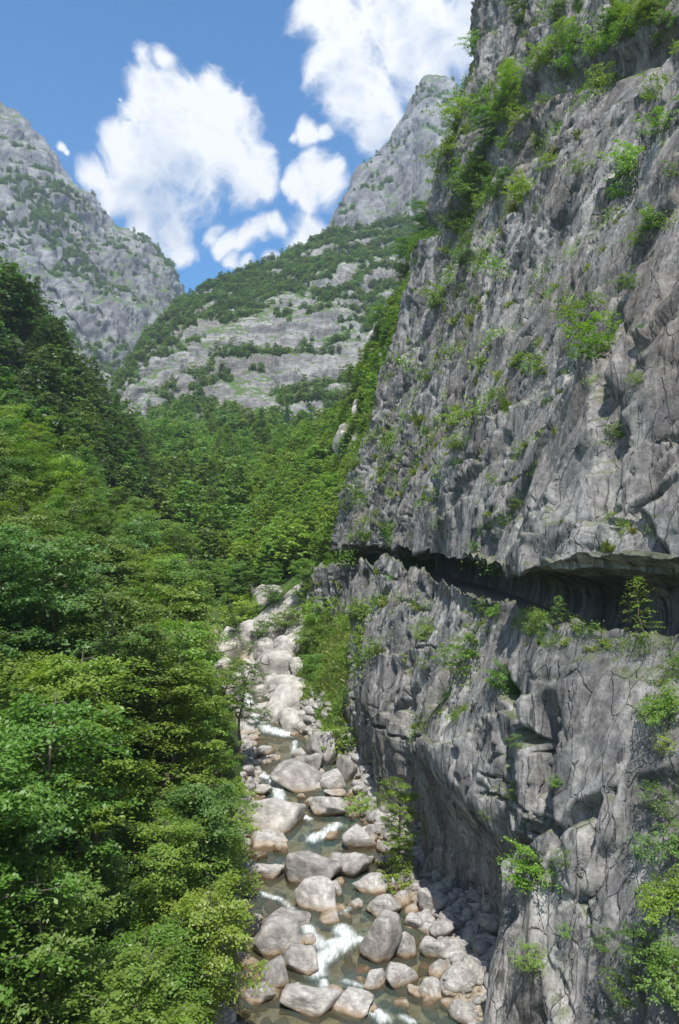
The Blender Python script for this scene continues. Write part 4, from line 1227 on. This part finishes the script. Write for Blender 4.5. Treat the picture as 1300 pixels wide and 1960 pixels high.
S0, S1, S2 = SHRUB
CL = [
    (985, 190, 90, TREES[1], L_YEL, 'bright green round tree in the gully high on the cliff', 'tree'),
    (990, 60, 80, TREES[0], L_MID, 'leafy tree at the head of the cliff gully, top of picture', 'tree'),
    (1060, 70, 70, TREES[3], L_DRK, 'leaning tree over the gully at the top of the cliff', 'tree'),
    (1180, 60, 70, TREES[1], L_MID, 'leafy tree above the smooth slab at the top edge', 'tree'),
    (1250, 70, 70, TREES[0], L_YEL, 'leafy tree in the top corner above the smooth slab', 'tree'),
    (1110, 45, 70, TREES[4], L_DRK, 'slender dark tree between the trees on the cliff top', 'tree'),
    (930, 300, 90, TREES[0], L_MID, 'broad tree hanging in the middle of the cliff gully', 'tree'),
    (960, 370, 56, S0, L_BLU, 'bluish bush low in the cliff gully', 'bush'),
    (900, 380, 60, S2, L_MID, 'dense bush on the dark side of the cliff gully', 'bush'),
    (995, 385, 50, S2, L_YEL, 'bright bush right of the lower cliff gully', 'bush'),
    (950, 385, 40, S0, L_MID, 'small bush below the bluish one in the gully', 'bush'),
    (915, 220, 60, S0, L_DRK, 'dark bush above the hanging tree in the gully', 'bush'),
    (880, 110, 60, S1, L_MID, 'wispy bush leaning out from the cliff edge against the sky', 'bush'),
    (872, 245, 60, S2, L_MID, 'bush on the cliff skyline beside the bare peak', 'bush'),
    (860, 330, 60, S2, L_MID, 'bush on the cliff edge under the skyline one', 'bush'),
    (1035, 330, 40, S0, L_YEL, 'small bush on the smooth slab, upper middle', 'bush'),
    (1030, 285, 30, S2, L_YEL, 'tiny bright tuft bush above the one on the slab', 'bush'),
    (1100, 340, 34, S0, L_MID, 'little bush on a slanting crack of the slab', 'bush'),
    (1240, 215, 80, S1, L_MID, 'open bush on the slab in the upper right', 'bush'),
    (1260, 265, 60, S0, L_MID, 'bush under the open one on the slab', 'bush'),
    (1210, 340, 70, S2, L_YEL, 'bright bush in the dark hole of the slab', 'bush'),
    (1190, 375, 40, S0, L_MID, 'bush trailing below the dark hole', 'bush'),
    (1290, 105, 30, S0, L_YEL, 'small bush on the slab at the picture edge', 'bush'),
    (1290, 340, 40, S0, L_MID, 'bush at the edge halfway down the slab', 'bush'),
    (1250, 440, 50, S2, L_MID, 'bush on the crack right of the slab', 'bush'),
    (1215, 470, 30, S0, L_YEL, 'little bright bush left of the crack bush', 'bush'),
    (1105, 670, 130, S1, L_MID, 'tall open shrub on the ledge in the middle of the cliff', 'bush'),
    (1150, 680, 110, S1, L_YEL, 'lighter open shrub beside the tall one on the ledge', 'bush'),
    (1125, 690, 60, S0, L_MID, 'low bush at the foot of the tall open shrub', 'bush'),
    (1200, 555, 40, S0, L_MID, 'bush above right of the ledge shrubs', 'bush'),
    (985, 705, 26, S2, L_YEL, 'grassy little bush left of the ledge shrubs', 'bush'),
    (1035, 715, 26, S2, L_MID, 'tiny bush between the ledge and the grassy one', 'bush'),
    (1180, 835, 40, S0, L_MID, 'bush in the crack above the dark streaks', 'bush'),
    (1215, 735, 30, S0, L_MID, 'tiny bush on the joint at the right', 'bush'),
    (875, 860, 40, S0, L_MID, 'small bush in the vertical cleft', 'bush'),
    (870, 810, 36, S2, L_YEL, 'tuft bush higher in the vertical cleft', 'bush'),
    (825, 960, 36, S0, L_MID, 'small bush between the rock flutes', 'bush'),
    (830, 590, 50, S2, L_MID, 'bush on the gully foot of the far face', 'bush'),
    (815, 730, 36, S0, L_MID, 'bush below on the far face', 'bush'),
    (985, 970, 26, S2, L_YEL, 'little bush above the overhang', 'bush'),
    (895, 1060, 30, S1, L_MID, 'sprig hanging at the lip of the overhang', 'bush'),
    (725, 890, 26, S0, L_MID, 'tiny bush near the cliff corner', 'bush'),
    (1220, 1222, 125, SAPL[0], L_YEL, 'feathery sapling standing at the edge of the path', 'sapling'),
    (1065, 1190, 60, SAPL[0], L_YEL, 'short sapling at the bend of the path', 'sapling'),
    (925, 1185, 50, S1, L_MID, 'spreading bush at the path edge', 'bush'),
    (880, 1290, 70, S2, L_YEL, 'bright round bush on the lower wall', 'bush'),
    (905, 1240, 60, S0, L_MID, 'bush just above the bright round one', 'bush'),
    (958, 1315, 50, S2, L_MID, 'dark-bottomed bush in the notch of the lower wall', 'bush'),
    (945, 1180, 26, S2, L_YEL, 'grass-like tuft beside the spreading bush', 'bush'),
    (1000, 1690, 80, S2, L_YEL, 'bright bush at the foot of the deep crack', 'bush'),
    (1080, 1670, 50, S1, L_BLU, 'grey-green tuft beside the deep crack', 'bush'),
    (985, 1540, 50, S1, L_YEL, 'ferny bush inside the deep crack', 'bush'),
    (930, 1580, 36, S1, L_YEL, 'ferny bush at the shaded side of the crack', 'bush'),
    (985, 1440, 40, S1, L_MID, 'sprig bush in the upper part of the crack', 'bush'),
    (905, 1810, 90, S0, L_YEL, 'bright bush on the shaded edge above the stream', 'bush'),
    (890, 1945, 90, S2, L_YEL, 'bright bush at the bottom beside the shaded rocks', 'bush'),
    (1270, 1380, 70, S2, L_YEL, 'bush at the picture edge below the path', 'bush'),
    (1260, 1450, 60, S1, L_YEL, 'drooping grassy bush below the edge bush', 'bush'),
    (1275, 1300, 50, S1, L_MID, 'airy bush at the picture edge under the sapling', 'bush'),
    (1250, 1570, 90, S1, L_BLU, 'big airy shrub on the near buttress', 'bush'),
    (1290, 1640, 80, S0, L_MID, 'large shrub at the edge of the near buttress', 'bush'),
    (1220, 1660, 80, S1, L_BLU, 'airy grey-green shrub under the big one', 'bush'),
    (1280, 1760, 84, S2, L_YEL, 'bright large shrub low on the near buttress', 'bush'),
    (1240, 1860, 90, S0, L_DRK, 'dark large shrub in the bottom corner', 'bush'),
    (1290, 1900, 90, S2, L_MID, 'leafy shrub at the bottom corner of the picture', 'bush'),
    (1150, 1840, 60, S1, L_BLU, 'grey-green tuft low on the near buttress', 'bush'),
    (1210, 1930, 90, S0, L_DRK, 'dark shrub at the bottom edge', 'bush'),
    (1080, 1800, 36, S1, L_BLU, 'small grey tuft in a hollow of the near buttress', 'bush'),
    (1020, 1860, 70, S1, L_MID, 'tuft in the hollow at the bottom of the crack', 'bush'),
    (1060, 1500, 20, S2, L_YEL, 'tiny tuft on the near buttress', 'bush'),
    (690, 1180, 40, S2, L_MID, 'bush on the mossy far part of the lower wall', 'bush'),
    (685, 1240, 40, S2, L_YEL, 'mossy bush under the far lip of the path', 'bush'),
    (810, 1220, 36, S2, L_YEL, 'bush on the mossy stripe of the lower wall', 'bush'),
    (810, 1290, 30, S0, L_MID, 'small bush on the mossy stripe', 'bush'),
    (770, 1270, 26, S0, L_YEL, 'tiny bush on the flutes of the lower wall', 'bush'),
]
for x, y, h, pr, lf, lab, cat in CL:
    nm = {'tree': 'cliff_tree', 'bush': 'cliff_bush', 'sapling': 'sapling'}[cat]
    cliff_plant(x, y, h, pr, lf, lab, cat, nm, 'plants growing on the cliff', tilt=0.35 if cat != 'sapling' else 0.05)

# trees and bushes standing on the ground by the right wall and the outcrop
for x, y, h, pr, lf, lab, cat in [
        (752, 1688, 205, TREES[2], L_YEL, 'tall bright tree against the dark hollow of the cliff foot', 'tree'),
        (755, 1705, 60, S0, L_YEL, 'bush at the foot of the tall bright tree', 'bush'),
        (690, 1560, 50, S0, L_YEL, 'bush at the cliff foot above the broad pale boulder', 'bush'),
        (648, 1440, 60, S2, L_MID, 'bush beside the tall rounded boulder', 'bush'),
        (605, 1290, 46, S2, L_MID, 'bush at the right end of the outcrop', 'bush'),
        (592, 1240, 50, S2, L_MID, 'dense bush above the right end of the outcrop', 'bush'),
        (606, 1195, 60, S0, L_YEL, 'bright bush between outcrop and cliff corner', 'bush'),
        (510, 1222, 46, S2, L_DRK, 'dark bush on top of the outcrop', 'bush'),
        (480, 1250, 30, S1, L_YEL, 'small bush growing on the upper slab', 'bush'),
        (500, 1395, 50, S1, L_BLU, 'small leafy bush by the white water', 'bush'),
        (555, 1200, 46, S2, L_MID, 'bush behind the pale outcrop', 'bush'),
        (460, 1195, 60, S2, L_YEL, 'bush behind the upper left of the outcrop', 'bush'),
        (520, 1165, 80, TREES[1], L_MID, 'small round tree behind the outcrop', 'tree'),
        (570, 1165, 100, TREES[0], L_YEL, 'young broad tree by the cliff corner', 'tree'),
        (440, 1180, 110, TREES[3], L_MID, 'leaning young tree left of the outcrop top', 'tree')]:
    g = px_ground(x, y)
    put_plant('leafy_tree' if cat == 'tree' else 'bank_bush', pr, g - np.array([0, 0, 0.15]), h / FPX * g[1], lf, lab, cat, 'plants at the foot of the cliff', rng.uniform(0, 6), (0, 0), 1.0)

# bushes crowding the gully and the ledge above the smooth slab
gl_ = np.array([(1295, 40), (1200, 70), (1110, 115), (1020, 160), (960, 250), (925, 330), (890, 400), (870, 460)], float)
spots = ['in the top corner of the cliff', 'on the ledge above the smooth slab', 'at the head of the cliff gully', 'where the cliff gully turns down', 'in the middle of the cliff gully', 'low in the cliff gully', 'at the foot of the cliff gully']
for k in range(63):
    q = k % 7; f = q + rng.uniform(0, 1)
    x, y = gl_[q] + (gl_[q + 1] - gl_[q]) * (f - q) + rng.normal(size=2) * (16, 22)
    ti, fi = (k // 7) % 3, (k // 21) % 3
    cliff_plant(x, y, rng.uniform(30, 56) if q < 4 else rng.uniform(22, 42), SHRUB[fi], [L_MID, L_YEL, L_DRK][ti], f'{["mid-green", "bright", "dark"][ti]} {["spreading", "open", "dense"][fi]} bush {spots[q]}', 'bush', 'cliff_bush', 'bushes crowding the high gully of the cliff')


def sheet_at(S, x, y):
    G_ = S[0]
    qx = 650 + G_[..., 0] / G_[..., 1] * FPX; qy = 980 - G_[..., 2] / G_[..., 1] * FPX
    i = np.unravel_index(np.argmin((qx - x) ** 2 + (qy - y) ** 2), qx.shape)
    return G_[i].copy()


for x, y, h, pr, lf, lab in [
        (665, 810, 120, CONIF[0], L_DRK, 'dark conifer on the steep slope beyond the cliff'),
        (745, 575, 90, CONIF[0], L_DRK, 'dark spreading conifer on the spur below the skyline'),
        (785, 540, 90, TREES[1], L_DRK, 'dark round tree beside the conifer on the spur'),
        (815, 470, 100, TREES[0], L_MID, 'broad tree high on the spur against the peak'),
        (765, 530, 66, TREES[3], L_MID, 'leaning tree on the spur crest'),
        (840, 400, 80, TREES[1], L_MID, 'topmost round tree of the spur next to the cliff'),
        (725, 640, 66, TREES[1], L_MID, 'round tree over the dark rock of the spur'),
        (690, 730, 70, CONIF[1], L_DRK, 'thin conifer at the low end of the spur')]:
    g = sheet_at(S_SPUR, x, y)
    put_plant('conifer_tree' if pr in CONIF else 'leafy_tree', pr, g - np.array([0, 0, 0.4]), h / FPX * g[1], lf, lab, 'tree', 'trees on the spur beyond the cliff', rng.uniform(0, 6), (0, 0), 1.15)
def outcrop_mesh(seed):
    r = np.random.default_rng(seed); parts = []
    for k in range(9):
        b = BM[int(r.integers(0, 14))]
        v = np.empty(len(b.vertices) * 3, np.float32); b.vertices.foreach_get('co', v); v = v.reshape(-1, 3)
        f = np.empty(len(b.polygons) * 3, np.int32); b.polygons.foreach_get('vertices', f)
        a = r.uniform(0, 6.28); c_, s_ = math.cos(a), math.sin(a)
        v = v @ np.array([[c_, s_, 0], [-s_, c_, 0], [0, 0, 1]]) * r.uniform(0.25, 0.5, 3) * [1, 1, 1.3]
        parts.append((v + r.uniform(-0.6, 0.6, 3) * [1, 0.6, 1], f.reshape(-1, 3)))
    v, f = joinvf(parts)
    return mesh_np('outcrop', v, f, (M_SLAB,), True)


OM = [outcrop_mesh(500 + i) for i in range(3)]
for i, (x, y, ww, hh, lab) in enumerate([(668, 845, 74, 96, 'white rock outcrop on the green slope beyond the cliff'), (700, 780, 44, 60, 'smaller white outcrop above the big one on the slope'),
                                        (690, 640, 50, 70, 'dark-sided rock tooth on the spur'), (622, 965, 30, 50, 'thin pale rock streak low on the green slope'), (735, 690, 30, 50, 'pale rock high on the green slope by the cliff')]):
    g = sheet_at(S_SPUR, x, y); d = g[1]
    o = add('rock_outcrop', OM[i % 3], None, tuple(g), (0.2, 0.35, 0.9 * i), (ww / FPX * d * 0.62, ww / FPX * d * 0.5, hh / FPX * d * 0.6))
    o.material_slots[0].link = 'OBJECT'; o.material_slots[0].material = M_SLAB
    tag(o, lab, 'rock', 'outcrops on the slope beyond the cliff')
# tall conifers standing out of the wood by the far bank
for x, y, d, h, k, lab in [(402, 1150, 78, 250, 1, 'tall thin conifer standing out of the wood near the outcrop'), (340, 1250, 66, 230, 1, 'thin dark-stemmed conifer in the middle of the wood'), (215, 1190, 70, 210, 0, 'broad dark conifer in the middle of the wood'), (440, 1110, 105, 120, 0, 'short conifer behind the outcrop')]:
    X, Y = (x - 650) / FPX * d, d
    put_plant('conifer_tree', CONIF[k], (X, Y, float(ground_z(X, Y)) - 0.3), h / FPX * d, L_DRK, lab, 'tree', 'conifers in the wood', rng.uniform(0, 6))

# grass and weeds in the cracks and on the ledges of the cliff, and on the grassy bank
def tuft(seed, nb=46, h=0.34):
    r = np.random.default_rng(seed)
    V = []; F = []
    for i in range(nb):
        a = r.uniform(0, 6.28); l = h * r.uniform(0.5, 1.2); o = r.normal(size=2) * 0.07
        dx, dy = math.cos(a), math.sin(a); w_ = 0.014
        b = len(V)
        s = r.uniform(0.15, 0.75)
        V += [(o[0] - dy * w_, o[1] + dx * w_, -0.05), (o[0] + dy * w_, o[1] - dx * w_, -0.05), (o[0] + dx * l * s * .5 + dy * w_, o[1] + dy * l * s * .5 - dx * w_, l * 0.6),
              (o[0] + dx * l * s, o[1] + dy * l * s, l * (0.95 - 0.5 * s))]
        F.append((b, b + 1, b + 2, b + 3))
    return mesh_np('tuft', np.array(V), np.array(F), (L_GRS,), False, tint=r.uniform(0, 1, nb))


def small_bush(seed, n=260, leaf=L_MID):
    r = np.random.default_rng(seed)
    C = r.normal(size=(n, 3)) * [0.26, 0.26, 0.17] + [0, 0, 0.17]
    Nn = r.normal(size=(n, 3)) * 0.6 + [0, 0, 0.8]; Nn /= np.linalg.norm(Nn, axis=1, keepdims=True)
    v, f = leaf_quads(r, C, Nn, r.uniform(0.05, 0.13, n))
    return mesh_np('weed', v, f, (leaf,), False, tint=r.uniform(0, 1, n))


C_TUFT = proto_collection('tuft_kinds', [('a_tuft', tuft(1)), ('b_tuft', tuft(2, 60, 0.42)), ('c_weed', small_bush(3)), ('d_weed', small_bush(4, 200, L_YEL)), ('e_weed', small_bush(5, 240, L_DRK))])
vis = (cpx > 560) & (cpx < 1330) & (cpy > -30) & (cpy < 1990) & (CLIFF[..., 1] > 20) & (CLIFF[..., 1] < 118)
vis[:, i_low:i_notch + 3] = False
ledge = CN[..., 2] + 0.55 * fbm(CLIFF[..., 1] / 4.5 + 0.25 * CLIFF[..., 2], CLIFF[..., 2] / 16, 4.4, 3) + 0.25 * sstep(60, 100, CLIFF[..., 1])
thr = np.where(CLIFF[..., 2] > -2, 0.90, np.where(CLIFF[..., 1] > 70, 0.95, 1.08))
ii, jj = np.nonzero(vis & (ledge > thr))
pick = rng.permutation(len(ii))[:1200]
ii, jj = ii[pick], jj[pick]
pts = CLIFF[ii, jj]
sc = np.exp(rng.normal(0.15, 0.4, len(pts))) * np.clip(pts[:, 1] / 60, 0.6, 1.5)
# lip of the path, near part
k = np.nonzero((ys > 30) & (ys < 46))[0]
lipi = rng.choice(k, 150)
lp = CLIFF[lipi, i_low - 1 - rng.integers(-4, 12, 150)]
pts = np.concatenate([pts, lp]); sc = np.concatenate([sc, rng.uniform(0.4, 0.9, 150)])
# grassy bank by the outcrop
Yb = rng.uniform(80, 112, 5000); Xb = rng.uniform(-10, 3, 5000)
drb = Xb - (stream_x(Yb) + stream_w(Yb))
okb = (drb > 1.5 + 1.5 * pn(Xb * .4, Yb * .4, 1)) & (Xb > -5.2 + 0.06 * (Yb - 88) + 1.2 * pn(Yb * .3, 5, 5))
gb = np.stack([Xb[okb], Yb[okb], ground_z(Xb[okb], Yb[okb])], 1)
pts = np.concatenate([pts, gb]); sc = np.concatenate([sc, rng.uniform(1.0, 2.2, len(gb))])
n = len(pts); kinds = rng.integers(0, 5, n); kinds[n - len(gb):] = rng.choice([0, 1, 1, 3], len(gb))
scatter('cliff_weeds', pts, np.stack([rng.normal(0, .2, n), -0.35 + rng.normal(0, .2, n), rng.uniform(0, 6.3, n)], 1), np.repeat(sc[:, None], 3, 1), kinds, C_TUFT, 'grass and weeds in the cracks of the cliff', 'grass')
print('tufts', n, time.time() - T0)

# ------------------------------------------------------------------ haze in the valley air
HAZE = True
if HAZE:
    m, nn = new_mat('valley_haze')
    vol = nn.n('ShaderNodeVolumePrincipled', {'Color': (0.70, 0.84, 1.0, 1), 'Density': 0.00024, 'Anisotropy': 0.2})
    nn.n('ShaderNodeOutputMaterial', {'Volume': vol.outputs[0]})
    x0, x1, y0, y1, z0, z1 = -900, 900, -80, 1480, -60, 660
    V = [(x, y, z) for x in (x0, x1) for y in (y0, y1) for z in (z0, z1)]
    F = [(0, 1, 3, 2), (4, 6, 7, 5), (0, 4, 5, 1), (2, 3, 7, 6), (0, 2, 6, 4), (1, 5, 7, 3)]
    tag(add('haze', mesh_np('haze', V, F, (m,))), 'thin blue haze filling the valley', kind='stuff')
print('done', time.time() - T0)
